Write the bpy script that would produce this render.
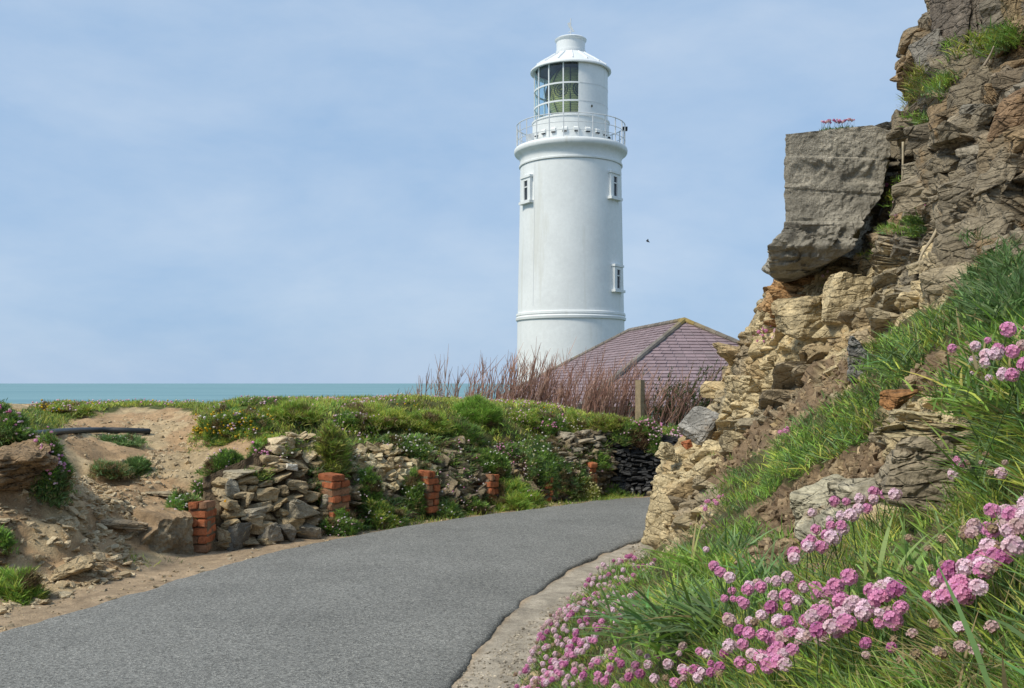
import bpy, bmesh, math, random
import numpy as np
from mathutils import Vector, Matrix, Euler

R = math.radians
rs = np.random.default_rng(7)
random.seed(7)
scene = bpy.context.scene
col = scene.collection
for o in list(bpy.data.objects):
    bpy.data.objects.remove(o)

# ------------------------------------------------------------------ camera, sky, sun, exposure
F, CX, HY, EYE = 1000.0, 512.0, 383.0, 1.6
cam_d = bpy.data.cameras.new('camera')
cam_d.sensor_width = 36
cam_d.sensor_fit = 'HORIZONTAL'
cam_d.lens = 36 * F / 1024
cam_d.shift_y = (HY - 344) / 1024
cam_d.clip_start = 0.05
cam_d.clip_end = 200000
cam = bpy.data.objects.new('camera', cam_d)
cam.location = (0, 0, EYE)
cam.rotation_euler = (R(90), 0, 0)
col.objects.link(cam)
scene.camera = cam

SUN_EL, SUN_AZ = R(50), R(-122)          # azimuth clockwise from the view direction (+Y)
world = bpy.data.worlds.new('World')
scene.world = world
world.use_nodes = True
wt = world.node_tree
wt.nodes.clear()
wo = wt.nodes.new('ShaderNodeOutputWorld')
bg = wt.nodes.new('ShaderNodeBackground')
bg.inputs[1].default_value = 0.10
sky = wt.nodes.new('ShaderNodeTexSky')
sky.sky_type = 'NISHITA'
sky.sun_disc = False
sky.sun_elevation = SUN_EL
sky.sun_rotation = SUN_AZ
sky.air_density = 1.0
sky.dust_density = 1.0
sky.ozone_density = 2.0
tc = wt.nodes.new('ShaderNodeTexCoord')
mp = wt.nodes.new('ShaderNodeMapping')
mp.inputs['Scale'].default_value = (1.8, 1.8, 4.2)
mp.inputs['Location'].default_value = (0.35, 0.1, 0.62)
wt.links.new(tc.outputs['Generated'], mp.inputs['Vector'])
nz = wt.nodes.new('ShaderNodeTexNoise')
nz.inputs['Scale'].default_value = 2.2
nz.inputs['Detail'].default_value = 10
nz.inputs['Roughness'].default_value = 0.58
nz.inputs['Distortion'].default_value = 0.15
wt.links.new(mp.outputs[0], nz.inputs['Vector'])
ramp = wt.nodes.new('ShaderNodeValToRGB')
ramp.color_ramp.elements[0].position = 0.34
ramp.color_ramp.elements[0].color = (3.1, 4.6, 6.7, 1)      # thin hazy blue
ramp.color_ramp.elements[1].position = 0.74
ramp.color_ramp.elements[1].color = (4.6, 5.75, 7.3, 1)      # pale high cloud
wt.links.new(nz.outputs['Fac'], ramp.inputs['Fac'])
mx = wt.nodes.new('ShaderNodeMix')
mx.data_type = 'RGBA'
mx.inputs[0].default_value = 0.88
wt.links.new(sky.outputs[0], mx.inputs[6])
wt.links.new(ramp.outputs[0], mx.inputs[7])
wt.links.new(mx.outputs[2], bg.inputs[0])
wt.links.new(bg.outputs[0], wo.inputs[0])

sun_d = bpy.data.lights.new('sun', 'SUN')
sun_d.energy = 3.1
sun_d.angle = R(12.0)
sun_d.color = (1.0, 0.93, 0.80)
sun = bpy.data.objects.new('sun', sun_d)
sdir = Vector((math.sin(SUN_AZ) * math.cos(SUN_EL), math.cos(SUN_AZ) * math.cos(SUN_EL), math.sin(SUN_EL)))
sun.rotation_euler = sdir.to_track_quat('Z', 'Y').to_euler()
sun.location = (-20, -20, 40)
col.objects.link(sun)

vs = scene.view_settings
vs.view_transform = 'Standard'
vs.look = 'None'
vs.exposure = 0.24
vs.gamma = 1.0
vs.use_curve_mapping = False
scene.render.engine = 'CYCLES'
scene.cycles.max_bounces = 6
scene.cycles.diffuse_bounces = 3
scene.cycles.transparent_max_bounces = 8
scene.cycles.use_denoising = True

# ------------------------------------------------------------------ small numeric tools
def P(px, py, d):
    px, py, d = np.broadcast_arrays(np.asarray(px, float), np.asarray(py, float), np.asarray(d, float))
    return np.stack([(px - CX) * d / F, d, EYE + (HY - py) * d / F], -1)

def proj(p):
    p = np.asarray(p, float)
    y = np.maximum(p[..., 1], 1e-3)
    return CX + p[..., 0] * F / y, HY - (p[..., 2] - EYE) * F / y

def gd(px, py, z=0.0):                     # point of the level z seen at a pixel
    d = (EYE - z) * F / (py - HY)
    return P(px, py, d)

def sstep(a, b, x):
    t = np.clip((np.asarray(x, float) - a) / (b - a), 0, 1)
    return t * t * (3 - 2 * t)

def hash3(i, seed):
    i = i.astype(np.int64)
    h = (i[..., 0] * 73856093) ^ (i[..., 1] * 19349663) ^ (i[..., 2] * 83492791) ^ (seed * 2654435761)
    h = h & 0xFFFFFFFF
    h = ((h ^ (h >> 16)) * 0x45d9f3b) & 0xFFFFFFFF
    h = ((h ^ (h >> 16)) * 0x45d9f3b) & 0xFFFFFFFF
    return (h ^ (h >> 16)) & 0xFFFFFFFF

def h01(i, seed):
    return hash3(i, seed) / 4294967295.0

def vnoise(p, seed=0):
    p = np.asarray(p, float)
    i = np.floor(p)
    f = p - i
    f = f * f * f * (f * (f * 6 - 15) + 10)
    r = 0
    for dx in (0, 1):
        for dy in (0, 1):
            for dz in (0, 1):
                w = (f[..., 0] if dx else 1 - f[..., 0]) * (f[..., 1] if dy else 1 - f[..., 1]) * (f[..., 2] if dz else 1 - f[..., 2])
                r = r + w * h01(i + np.array([dx, dy, dz]), seed)
    return r * 2 - 1

def fbm(p, seed=0, oct=4, gain=0.5):
    p = np.asarray(p, float)
    a, r = 1.0, 0
    for k in range(oct):
        r = r + a * vnoise(p, seed + k * 17)
        p = p * 2.03 + 3.1
        a *= gain
    return r

def voro(p, seed=0):
    """F1, F2, cell hash (0..1), offset from the cell centre"""
    p = np.asarray(p, float)
    i0 = np.floor(p)
    f1 = np.full(p.shape[:-1], 1e9)
    f2 = f1.copy()
    cid = np.zeros(p.shape[:-1])
    off = np.zeros(p.shape)
    for dx in (-1, 0, 1):
        for dy in (-1, 0, 1):
            for dz in (-1, 0, 1):
                c = i0 + np.array([dx, dy, dz])
                ctr = c + np.stack([h01(c, seed + 1), h01(c, seed + 2), h01(c, seed + 3)], -1)
                dv = p - ctr
                d = np.sqrt((dv ** 2).sum(-1))
                b = d < f1
                f2 = np.where(b, f1, np.minimum(f2, d))
                f1 = np.where(b, d, f1)
                cid = np.where(b, h01(c, seed + 9), cid)
                off = np.where(b[..., None], dv, off)
    return f1, f2, cid, off

def tps_fit(xy, v, reg=1e-3):
    n = len(xy)
    r = np.sqrt(((xy[:, None] - xy[None]) ** 2).sum(-1)) + 1e-9
    K = r * r * np.log(r) + np.eye(n) * reg
    Q = np.c_[np.ones(n), xy]
    A = np.block([[K, Q], [Q.T, np.zeros((3, 3))]])
    return xy, np.linalg.solve(A, np.r_[v, 0, 0, 0])

def tps_eval(fit, q):
    xy, w = fit
    n = len(xy)
    sh = q.shape[:-1]
    q = q.reshape(-1, 2)
    out = np.empty(len(q))
    for s in range(0, len(q), 20000):
        b = q[s:s + 20000]
        r = np.sqrt(((b[:, None] - xy[None]) ** 2).sum(-1)) + 1e-9
        out[s:s + 20000] = (r * r * np.log(r)) @ w[:n] + w[n] + b @ w[n + 1:]
    return out.reshape(sh)

def inpoly(px, py, poly):
    poly = np.asarray(poly, float)
    res = np.zeros(np.shape(px), bool)
    j = len(poly) - 1
    for i in range(len(poly)):
        xi, yi = poly[i]
        xj, yj = poly[j]
        c = ((yi > py) != (yj > py)) & (px < (xj - xi) * (py - yi) / (yj - yi + 1e-12) + xi)
        res ^= c
        j = i
    return res

def polydist(x, y, pl):
    """distance to a polyline and side sign (+ left of its direction)"""
    pl = np.asarray(pl, float)
    best = np.full(np.shape(x), 1e9)
    sgn = np.ones(np.shape(x))
    for a, b in zip(pl[:-1], pl[1:]):
        ab = b - a
        t = np.clip(((x - a[0]) * ab[0] + (y - a[1]) * ab[1]) / (ab @ ab), 0, 1)
        dx, dy = x - a[0] - t * ab[0], y - a[1] - t * ab[1]
        d = np.hypot(dx, dy)
        s = ab[0] * (y - a[1]) - ab[1] * (x - a[0])
        m = d < best - 1e-9
        best = np.where(m, d, best)
        sgn = np.where(m, np.where(s >= 0, 1, -1), sgn)
    return best * sgn

def resample(pl, n, smooth=2):
    pl = np.asarray(pl, float)
    for _ in range(smooth):
        q = [pl[0]]
        for a, b in zip(pl[:-1], pl[1:]):
            q += [a * .75 + b * .25, a * .25 + b * .75]
        q.append(pl[-1])
        pl = np.array(q)
    s = np.r_[0, np.cumsum(np.linalg.norm(np.diff(pl, axis=0), axis=1))]
    t = np.linspace(0, s[-1], n)
    return np.stack([np.interp(t, s, pl[:, k]) for k in range(pl.shape[1])], -1)

def norm(v):
    return v / (np.linalg.norm(v, axis=-1, keepdims=True) + 1e-12)

# ------------------------------------------------------------------ mesh building
class MB:
    def __init__(s):
        s.v, s.f, s.c, s.m, s.n = [], [], [], [], 0
    def add(s, v, f, c=(1, 1, 1), mat=0):
        v = np.asarray(v, float).reshape(-1, 3)
        c = np.broadcast_to(np.asarray(c, float), (len(v), 3))
        s.v.append(v)
        s.c.append(c)
        if isinstance(f, np.ndarray):
            f = [f]
        else:
            g = {}
            for q in f:
                g.setdefault(len(q), []).append(q)
            f = [np.array(x) for x in g.values()]
        for a in f:
            s.f.append(a + s.n)
            s.m.append(np.full(len(a), mat))
        s.n += len(v)
        return s

org = {}
def link(o, parent=None):
    col.objects.link(o)
    if parent is not None:
        o.parent = parent
    return o

def obj(name, mb, mats, parent=None, smooth=False, loc=None):
    if not isinstance(mats, (list, tuple)):
        mats = [mats]
    me = bpy.data.meshes.new(name)
    base = np.array(org.get(parent.name, (0, 0, 0)) if parent is not None else (loc if loc is not None else (0, 0, 0)), float)
    v = np.concatenate(mb.v) - base
    me.vertices.add(len(v))
    me.vertices.foreach_set('co', v.ravel().astype(np.float32))
    tot = np.concatenate([np.full(len(a), a.shape[1]) for a in mb.f])
    idx = np.concatenate([a.ravel() for a in mb.f])
    me.loops.add(len(idx))
    me.loops.foreach_set('vertex_index', idx.astype(np.int32))
    me.polygons.add(len(tot))
    st = np.r_[0, np.cumsum(tot)[:-1]]
    me.polygons.foreach_set('loop_start', st.astype(np.int32))
    me.polygons.foreach_set('material_index', np.concatenate(mb.m).astype(np.int32))
    me.polygons.foreach_set('use_smooth', np.full(len(tot), bool(smooth)))
    a = me.color_attributes.new('Col', 'FLOAT_COLOR', 'POINT')
    c = np.concatenate(mb.c)
    a.data.foreach_set('color', np.c_[c, np.ones(len(c))].ravel().astype(np.float32))
    me.update(calc_edges=True)
    for m in mats:
        me.materials.append(m)
    o = bpy.data.objects.new(name, me)
    link(o, parent)
    if parent is None:
        o.location = base
    org[o.name] = tuple(base)
    return o

def tag(o, label=None, cat=None, group=None, kind=None):
    if label: o['label'] = label
    if cat: o['category'] = cat
    if group: o['group'] = group
    if kind: o['kind'] = kind
    return o

def thing(name, label, cat, loc=(0, 0, 0), group=None):
    o = bpy.data.objects.new(name, None)
    o.empty_display_size = 0.1
    o.location = tuple(float(x) for x in loc)
    link(o)
    org[o.name] = tuple(float(x) for x in loc)
    return tag(o, label, cat, group)

def grid_faces(nr, nc, wrap=False):
    r, c = np.meshgrid(np.arange(nr - 1), np.arange(nc if wrap else nc - 1), indexing='ij')
    a = r * nc + c
    b = r * nc + (c + 1) % nc
    return np.stack([a, b, b + nc, a + nc], -1).reshape(-1, 4)

def lathe(prof, n=72, a0=0.0, a1=2 * math.pi, ctr=(0, 0)):
    prof = np.asarray(prof, float)
    full = abs(a1 - a0 - 2 * math.pi) < 1e-6
    a = np.linspace(a0, a1, n + (0 if full else 1), endpoint=not full)
    v = np.stack([ctr[0] + prof[:, None, 0] * np.cos(a), ctr[1] + prof[:, None, 0] * np.sin(a), np.broadcast_to(prof[:, None, 1], (len(prof), len(a)))], -1)
    return v.reshape(-1, 3), grid_faces(len(prof), len(a), full)

def box(cx, sx, M=None):
    s = np.array([[x, y, z] for z in (-1, 1) for y in (-1, 1) for x in (-1, 1)], float) * np.asarray(sx) / 2
    if M is not None:
        s = s @ np.asarray(M).T
    return s + np.asarray(cx), np.array([[0, 2, 3, 1], [4, 5, 7, 6], [0, 1, 5, 4], [2, 6, 7, 3], [0, 4, 6, 2], [1, 3, 7, 5]])

def rot(ax, ay, az):
    return np.array(Euler((ax, ay, az)).to_matrix())

def tube(pts, rad, n=5, cap=True):
    pts = np.asarray(pts, float)
    rad = np.broadcast_to(np.asarray(rad, float), (len(pts),))
    t = norm(np.gradient(pts, axis=0))
    ref = np.array([0, 0, 1.0]) if abs(t[0, 2]) < .9 else np.array([1.0, 0, 0])
    u = norm(np.cross(t, ref))
    w = np.cross(t, u)
    a = np.linspace(0, 2 * math.pi, n, endpoint=False)
    v = pts[:, None] + rad[:, None, None] * (np.cos(a)[None, :, None] * u[:, None] + np.sin(a)[None, :, None] * w[:, None])
    f = list(grid_faces(len(pts), n, True).tolist())
    if cap:
        f.append(list(range(n))[::-1])
        f.append([(len(pts) - 1) * n + k for k in range(n)])
    return v.reshape(-1, 3), f

def blades(mb, base, dirn, L, W, bend, c, k=3, tipc=None, rootc=None, mat=0, fold=0.0):
    """curved tapering leaves; base, dirn, bend (N,3); L, W (N,); c (N,3)"""
    N = len(base)
    ts = np.linspace(0, 1, k + 1)
    side = norm(np.cross(dirn, bend + rs.normal(0, .25, (N, 3))))
    V, C = [], []
    for j, t in enumerate(ts):
        p = base + dirn * (L * t)[:, None] + bend * (L * t * t)[:, None]
        cc = c
        if rootc is not None:
            cc = c * min(1, .25 + t * 1.6) + rootc * (1 - min(1, .25 + t * 1.6))
        if j < k:
            w = W * (.75 + .6 * t if t < .45 else (1 - t) ** .7 * 1.45)
            V += [p - side * w[:, None] / 2, p + side * w[:, None] / 2]
            C += [cc, cc]
        else:
            V.append(p)
            C.append(cc)
    V = np.stack(V, 1)
    C = np.stack(C, 1)
    nv = V.shape[1]
    o = (np.arange(N) * nv)[:, None]
    q = np.concatenate([o + np.array([[2 * j, 2 * j + 1, 2 * j + 3, 2 * j + 2]]) for j in range(k - 1)])
    tr = o + np.array([[2 * k - 2, 2 * k - 1, 2 * k]])
    mb.add(V.reshape(-1, 3), [q, tr] if False else q, C.reshape(-1, 3), mat)
    mb.f.append(tr + mb.n - len(V) * nv)
    mb.m.append(np.full(len(tr), mat))

# stones: bevelled convex hulls, made once and then stamped
def make_hull(seed, flat=1.0):
    r = np.random.default_rng(seed)
    bm = bmesh.new()
    for _ in range(16):
        p = r.uniform(-1, 1, 3)
        p = np.sign(p) * np.abs(p) ** .45
        bm.verts.new(Vector(p * np.array([1, 1, flat]) * r.uniform(.78, 1)))
    h = bmesh.ops.convex_hull(bm, input=bm.verts)
    bmesh.ops.delete(bm, geom=[g for g in h['geom_interior'] if isinstance(g, bmesh.types.BMVert)], context='VERTS')
    bmesh.ops.dissolve_limit(bm, angle_limit=R(14), verts=bm.verts, edges=bm.edges)
    bmesh.ops.bevel(bm, geom=list(bm.edges), offset=.09, segments=1, affect='EDGES', clamp_overlap=True)
    bmesh.ops.triangulate(bm, faces=bm.faces)
    bm.verts.index_update()
    v = np.array([q.co[:] for q in bm.verts])
    f = np.array([[q.index for q in g.verts] for g in bm.faces])
    bm.free()
    return v, f
HULL = [make_hull(100 + i) for i in range(18)]
def refine(v, f, seed, ca=.20, na=.10):
    bm = bmesh.new()
    q = [bm.verts.new(Vector(a)) for a in v]
    for a in f: bm.faces.new([q[k] for k in a])
    for _ in range(2):
        bmesh.ops.subdivide_edges(bm, edges=[e for e in bm.edges if e.calc_length() > .38], cuts=1)
        bmesh.ops.triangulate(bm, faces=bm.faces)
    bm.normal_update()
    bm.verts.index_update()
    p = np.array([a.co[:] for a in bm.verts]); n = np.array([a.normal[:] for a in bm.verts])
    f = np.array([[a.index for a in g.verts] for g in bm.faces])
    bm.free()
    f1, f2, cid, off = voro(p * np.array([1.4, 1.4, 2.4]) + seed * 3.7, seed)
    p = p + n * ((cid - .5) * ca + fbm(p * 2.2 + seed, seed, 3) * na)[:, None]
    return p, f
HULLF = [refine(*h, i) for i, h in enumerate(HULL)]
HULLR = [refine(*h, i + 40, .10, .05) for i, h in enumerate(HULL)]

def stone(mb, c, s, M, color, i=None, jit=.13):
    v, f = (HULLF if max(s) > .07 else HULL)[rs.integers(len(HULL)) if i is None else i]
    cc = np.asarray(color) * (1 + rs.normal(0, jit))
    mb.add((v * np.asarray(s) / 2) @ np.asarray(M).T + np.asarray(c), f, np.clip(cc, .01, 1))

def big_rock(seed, c, s, M, color, cuts=3, rough=.05, bed=(5, 5, 14)):
    """one larger boulder: a hull, subdivided and broken up along its bedding"""
    v, f = HULL[seed % len(HULL)]
    bm = bmesh.new()
    vs_ = [bm.verts.new(Vector(q)) for q in v]
    for q in f:
        bm.faces.new([vs_[k] for k in q])
    for _ in range(cuts):
        ed = [e for e in bm.edges if e.calc_length() > .12]
        if ed:
            bmesh.ops.subdivide_edges(bm, edges=ed, cuts=1, use_grid_fill=False)
            bmesh.ops.triangulate(bm, faces=bm.faces)
    bm.verts.index_update()
    p = np.array([q.co[:] for q in bm.verts])
    bm.normal_update()
    nn = np.array([q.normal[:] for q in bm.verts])
    fc = np.array([[q.index for q in g.verts] for g in bm.faces])
    bm.free()
    f1, f2, cid, off = voro(p * np.asarray(bed) * .35 + seed, seed)
    h = (cid - .5) * rough * 2.2 - rough * .9 * (1 - sstep(0, .1, f2 - f1)) + fbm(p * 5 + seed, seed) * rough * .6
    p = p + nn * h[:, None]
    mb = MB()
    cc = np.asarray(color) * (1 + .22 * fbm(p * 1.7, seed + 5)[:, None] + .18 * (cid[:, None] - .5))
    mb.add((p * np.asarray(s) / 2) @ np.asarray(M).T + np.asarray(c), fc, np.clip(cc, .01, 1))
    return mb

# ------------------------------------------------------------------ materials
def mat(name):
    m = bpy.data.materials.new(name)
    m.use_nodes = True
    nt = m.node_tree
    b = nt.nodes['Principled BSDF']
    b.inputs['Specular IOR Level'].default_value = .3
    return m, nt, b

def nd(nt, t, **k):
    n = nt.nodes.new(t)
    for a, v in k.items():
        if a in n.inputs:
            n.inputs[a].default_value = v
        else:
            setattr(n, a, v)
    return n

def plain(name, c, rough=.6, metal=0, spec=.3):
    m, nt, b = mat(name)
    b.inputs['Base Color'].default_value = (*c, 1)
    b.inputs['Roughness'].default_value = rough
    b.inputs['Metallic'].default_value = metal
    b.inputs['Specular IOR Level'].default_value = spec
    return m

def vcol_mat(name, rough=.85, var=.35, nscale=6, bumps=((40, .4, .01),), voro_b=None, tint=None, spec=.2, stain=None, streak=1.0):
    """vertex colour times mottling; bumps = (scale, strength, distance)"""
    m, nt, b = mat(name)
    L = nt.links
    at = nd(nt, 'ShaderNodeAttribute', attribute_name='Col')
    co = nd(nt, 'ShaderNodeTexCoord')
    geo = nd(nt, 'ShaderNodeNewGeometry')
    n1 = nd(nt, 'ShaderNodeTexNoise', Scale=nscale, Detail=8, Roughness=.65)
    L.new(geo.outputs['Position'], n1.inputs['Vector'])
    mr = nd(nt, 'ShaderNodeMapRange')
    mr.inputs['From Min'].default_value = .28
    mr.inputs['From Max'].default_value = .72
    mr.inputs['To Min'].default_value = 1 - var
    mr.inputs['To Max'].default_value = 1 + var
    L.new(n1.outputs['Fac'], mr.inputs['Value'])
    mu = nd(nt, 'ShaderNodeVectorMath', operation='SCALE')
    L.new(at.outputs['Color'], mu.inputs[0])
    nf = nd(nt, 'ShaderNodeTexNoise', Scale=nscale * 9, Detail=4, Roughness=.7)
    L.new(geo.outputs['Position'], nf.inputs['Vector'])
    mf_ = nd(nt, 'ShaderNodeMapRange')
    mf_.inputs['From Min'].default_value = .3
    mf_.inputs['From Max'].default_value = .7
    mf_.inputs['To Min'].default_value = 1 - var * .7
    mf_.inputs['To Max'].default_value = 1 + var * .7
    L.new(nf.outputs['Fac'], mf_.inputs['Value'])
    mm_ = nd(nt, 'ShaderNodeMath', operation='MULTIPLY')
    L.new(mr.outputs[0], mm_.inputs[0])
    L.new(mf_.outputs[0], mm_.inputs[1])
    L.new(mm_.outputs[0], mu.inputs['Scale'])
    out = mu.outputs[0]
    if stain:
        sc, thr, c, amt = stain
        n2 = nd(nt, 'ShaderNodeTexNoise', Scale=sc, Detail=6, Roughness=.6)
        st_ = nd(nt, 'ShaderNodeMapping')
        st_.inputs['Scale'].default_value = (1, 1, streak)
        L.new(geo.outputs['Position'], st_.inputs['Vector'])
        L.new(st_.outputs[0], n2.inputs['Vector'])
        rp = nd(nt, 'ShaderNodeMapRange')
        rp.inputs['From Min'].default_value = thr
        rp.inputs['From Max'].default_value = thr + .12
        rp.inputs['To Max'].default_value = amt
        L.new(n2.outputs['Fac'], rp.inputs['Value'])
        mm = nd(nt, 'ShaderNodeMix', data_type='RGBA')
        L.new(rp.outputs[0], mm.inputs[0])
        L.new(out, mm.inputs[6])
        mm.inputs[7].default_value = (*c, 1)
        out = mm.outputs[2]
    L.new(out, b.inputs['Base Color'])
    b.inputs['Roughness'].default_value = rough
    b.inputs['Specular IOR Level'].default_value = spec
    prev = None
    for sc, st, ds in bumps:
        n3 = nd(nt, 'ShaderNodeTexNoise', Scale=sc, Detail=7, Roughness=.65)
        L.new(geo.outputs['Position'], n3.inputs['Vector'])
        bp = nd(nt, 'ShaderNodeBump', Strength=st, Distance=ds)
        L.new(n3.outputs['Fac'], bp.inputs['Height'])
        if prev: L.new(prev, bp.inputs['Normal'])
        prev = bp.outputs[0]
    if voro_b:
        for (sx, rx, st, ds) in voro_b:
            mpp = nd(nt, 'ShaderNodeMapping')
            mpp.inputs['Scale'].default_value = sx
            mpp.inputs['Rotation'].default_value = rx
            n4 = nd(nt, 'ShaderNodeTexNoise', Scale=3, Detail=3)
            L.new(geo.outputs['Position'], n4.inputs['Vector'])
            ad = nd(nt, 'ShaderNodeVectorMath', operation='MULTIPLY_ADD')
            L.new(n4.outputs['Color'], ad.inputs[0])
            ad.inputs[1].default_value = (.12, .12, .12)
            L.new(geo.outputs['Position'], ad.inputs[2])
            L.new(ad.outputs[0], mpp.inputs['Vector'])
            vo = nd(nt, 'ShaderNodeTexVoronoi', feature='DISTANCE_TO_EDGE', Scale=1)
            L.new(mpp.outputs[0], vo.inputs['Vector'])
            cl = nd(nt, 'ShaderNodeMapRange')
            cl.inputs['From Max'].default_value = .09
            L.new(vo.outputs['Distance'], cl.inputs['Value'])
            bp = nd(nt, 'ShaderNodeBump', Strength=st, Distance=ds)
            L.new(cl.outputs[0], bp.inputs['Height'])
            if prev: L.new(prev, bp.inputs['Normal'])
            prev = bp.outputs[0]
    if prev: L.new(prev, b.inputs['Normal'])
    return m

def leaf_mat(name, trans=.3, rough=.5, var=.25, spec=.3):
    m, nt, b = mat(name)
    L = nt.links
    at = nd(nt, 'ShaderNodeAttribute', attribute_name='Col')
    b.inputs['Roughness'].default_value = rough
    b.inputs['Specular IOR Level'].default_value = spec
    L.new(at.outputs['Color'], b.inputs['Base Color'])
    tr = nd(nt, 'ShaderNodeBsdfTranslucent')
    L.new(at.outputs['Color'], tr.inputs['Color'])
    ms = nd(nt, 'ShaderNodeMixShader')
    ms.inputs[0].default_value = trans
    L.new(b.outputs[0], ms.inputs[1])
    L.new(tr.outputs[0], ms.inputs[2])
    L.new(ms.outputs[0], nt.nodes['Material Output'].inputs['Surface'])
    return m

M = {}
M['rock'] = vcol_mat('layered_rock', .9, .42, 7, ((3.5, .5, .06), (22, .55, .02), (90, .5, .006)),
                     (((5, 5, 15), (.35, .25, .2), .8, .02), ((13, 13, 34), (.3, .3, .5), .6, .008)), stain=(4.5, .6, (.30, .17, .06), .55))
M['soil'] = vcol_mat('soil', .95, .35, 9, ((14, .6, .03), (60, .7, .012), (190, .5, .004)))
M['stone'] = vcol_mat('wall_stone', .9, .4, 9, ((12, .5, .03), (45, .6, .01), (150, .4, .003)), (((9, 9, 22), (.4, .2, .1), .5, .008),), stain=(7, .62, (.16, .15, .10), .5))
M['concrete'] = vcol_mat('old_concrete', .92, .36, 5, ((16, .7, .03), (55, 1.0, .02), (160, .8, .008)), stain=(5, .56, (.13, .12, .09), .55))
M['brick'] = vcol_mat('red_brick', .9, .4, 18, ((40, .5, .01), (140, .4, .003)), stain=(9, .54, (.16, .12, .08), .6))
M['leaf'] = leaf_mat('green_leaf')
M['petal'] = leaf_mat('thrift_petal', .35, .6)
M['twig'] = vcol_mat('bare_twig', .8, .2, 12, ((60, .3, .005),))
M['wood'] = vcol_mat('weathered_wood', .85, .3, 14, ((50, .5, .006),))

# ------------------------------------------------------------------ road lines and ground heights (world metres, road at z = 0)
ROAD_L = resample([(-4.0, -6), (-3.7, 2), (-3.42, 5)] + [tuple(gd(*q)[:2]) for q in
         [(0, 637), (100, 606), (200, 575), (290, 548), (400, 529), (500, 514), (590, 503), (650, 497)]] + [(4, 13.6), (9, 12.6)], 220)
ROAD_R = resample([(-1.5, -6), (-.95, 2), (-.56, 4)] + [tuple(gd(*q)[:2]) for q in
         [(450, 688), (480, 648), (510, 612), (560, 575), (600, 556), (645, 538)]] + [(2.1, 10.9), (4, 11.0), (9, 10.0)], 220)
FOOT = resample([(-4.3, -6), (-4.0, 3), (-3.75, 6)] + [tuple(gd(*q)[:2]) for q in
       [(0, 613), (60, 600), (110, 590), (160, 573), (205, 552), (270, 541), (335, 531), (430, 517), (490, 509), (545, 502), (590, 497), (605, 494), (655, 495)]]
       + [(3.2, 14.1), (5, 13.6), (9, 12.9)], 260)

gc = np.array([P(*q) for q in [
    (40, 563, 7.85), (90, 560, 8.1), (60, 525, 8.3), (20, 500, 8.3), (40, 470, 8.9), (0, 470, 8.4), (0, 430, 9.0), (40, 437, 9.8), (-60, 420, 8.8), (-150, 470, 8), (-150, 420, 10), (-60, 396, 11),
    (120, 548, 8.6), (150, 522, 9.25), (188, 518, 9.7), (130, 500, 9.7), (95, 490, 9.7), (150, 470, 10.7), (190, 470, 10.8), (130, 440, 11.9), (100, 437, 11.7), (180, 440, 12), (80, 420, 13), (150, 408, 14.4), (50, 408, 13.6), (10, 412, 11.2),
    (200, 406, 14.6), (100, 396, 15.6), (40, 402, 15), (160, 399, 16),
    (215, 486, 10.2), (225, 450, 10.9), (240, 425, 11.6), (240, 406, 12.4), (300, 403, 12.6), (280, 440, 11.3), (320, 440, 11.6), (350, 405, 13), (400, 403, 13.3), (350, 446, 12.0), (400, 444, 12.5),
    (480, 407, 14.2), (450, 440, 13.0), (510, 438, 13.6), (560, 411, 15.1), (560, 436, 14.4), (610, 418, 15.7), (600, 436, 15), (640, 428, 15.8), (665, 438, 16), (690, 440, 16), (740, 440, 16),
    (300, 401, 15.5), (420, 400, 16), (540, 404, 17), (640, 414, 17.5), (740, 420, 17.5)]])
gfit = tps_fit(gc[:, :2], gc[:, 2], 2e-2)

def ground_z(x, y):
    x, y = np.asarray(x, float), np.asarray(y, float)
    zr = np.clip(tps_eval(gfit, np.stack([np.clip(x, -7, 5), np.clip(y, 5, 18)], -1)), .0, 1.6)
    zfar = 1.12 - .10 * np.clip(x - .2, 0, 5) - 3.0 * sstep(15.8, 21.5, y)
    w = sstep(14.9, 16.4, y)
    z = zr * (1 - w) + zfar * w
    fd = polydist(x, y, FOOT)
    wall = sstep(-3.0, -2.8, x)
    ramp = sstep(0, .9, fd) * (1 - wall) + sstep(.12, .5, fd) * wall
    z = z * ramp
    z = z + (fbm(np.stack([x * 1.3, y * 1.3, 0 * x], -1), 3, 4) * .05 + fbm(np.stack([x * 6, y * 6, 0 * x], -1), 8, 3) * .026 + fbm(np.stack([x * 15, y * 15, 0 * x], -1), 9, 2) * .008) * sstep(0, .4, fd)
    cap = 1.6 - .0185 * y + .075 * fbm(np.stack([x * .8, y * .5, 0 * x], -1), 12, 3) - .10 * np.clip(x - .2, 0, 4)
    z = np.where((y > 11) & (y < 19), cap - np.log1p(np.exp(np.clip((cap - z) * 22, -30, 30))) / 22, z)
    # bedded ledges breaking out of the worn dirt slope
    led = (1 - wall) * sstep(.1, .5, fd) * (1 - sstep(10.2, 11.4, y)) * sstep(-5.2, -4.4, x + .0 * y) * (y < 12)
    f1, f2, cid, off = voro(np.stack([x * 3.2 + y, y * 3.2 - x, z * 9], -1), 31)
    z = z + led * (cid - .5) * .10
    z = np.where(fd < 0, .01 * fbm(np.stack([x * 4, y * 4, 0 * x], -1), 5, 4), z)
    onroad = (polydist(x, y, ROAD_L) < -.06) & (polydist(x, y, ROAD_R) > .06)
    z = np.where(onroad, -.04, z)
    cliffdrop = sstep(85, 100, y) + sstep(34, 42, -x)
    return z - 46 * np.clip(cliffdrop, 0, 1)

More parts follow.
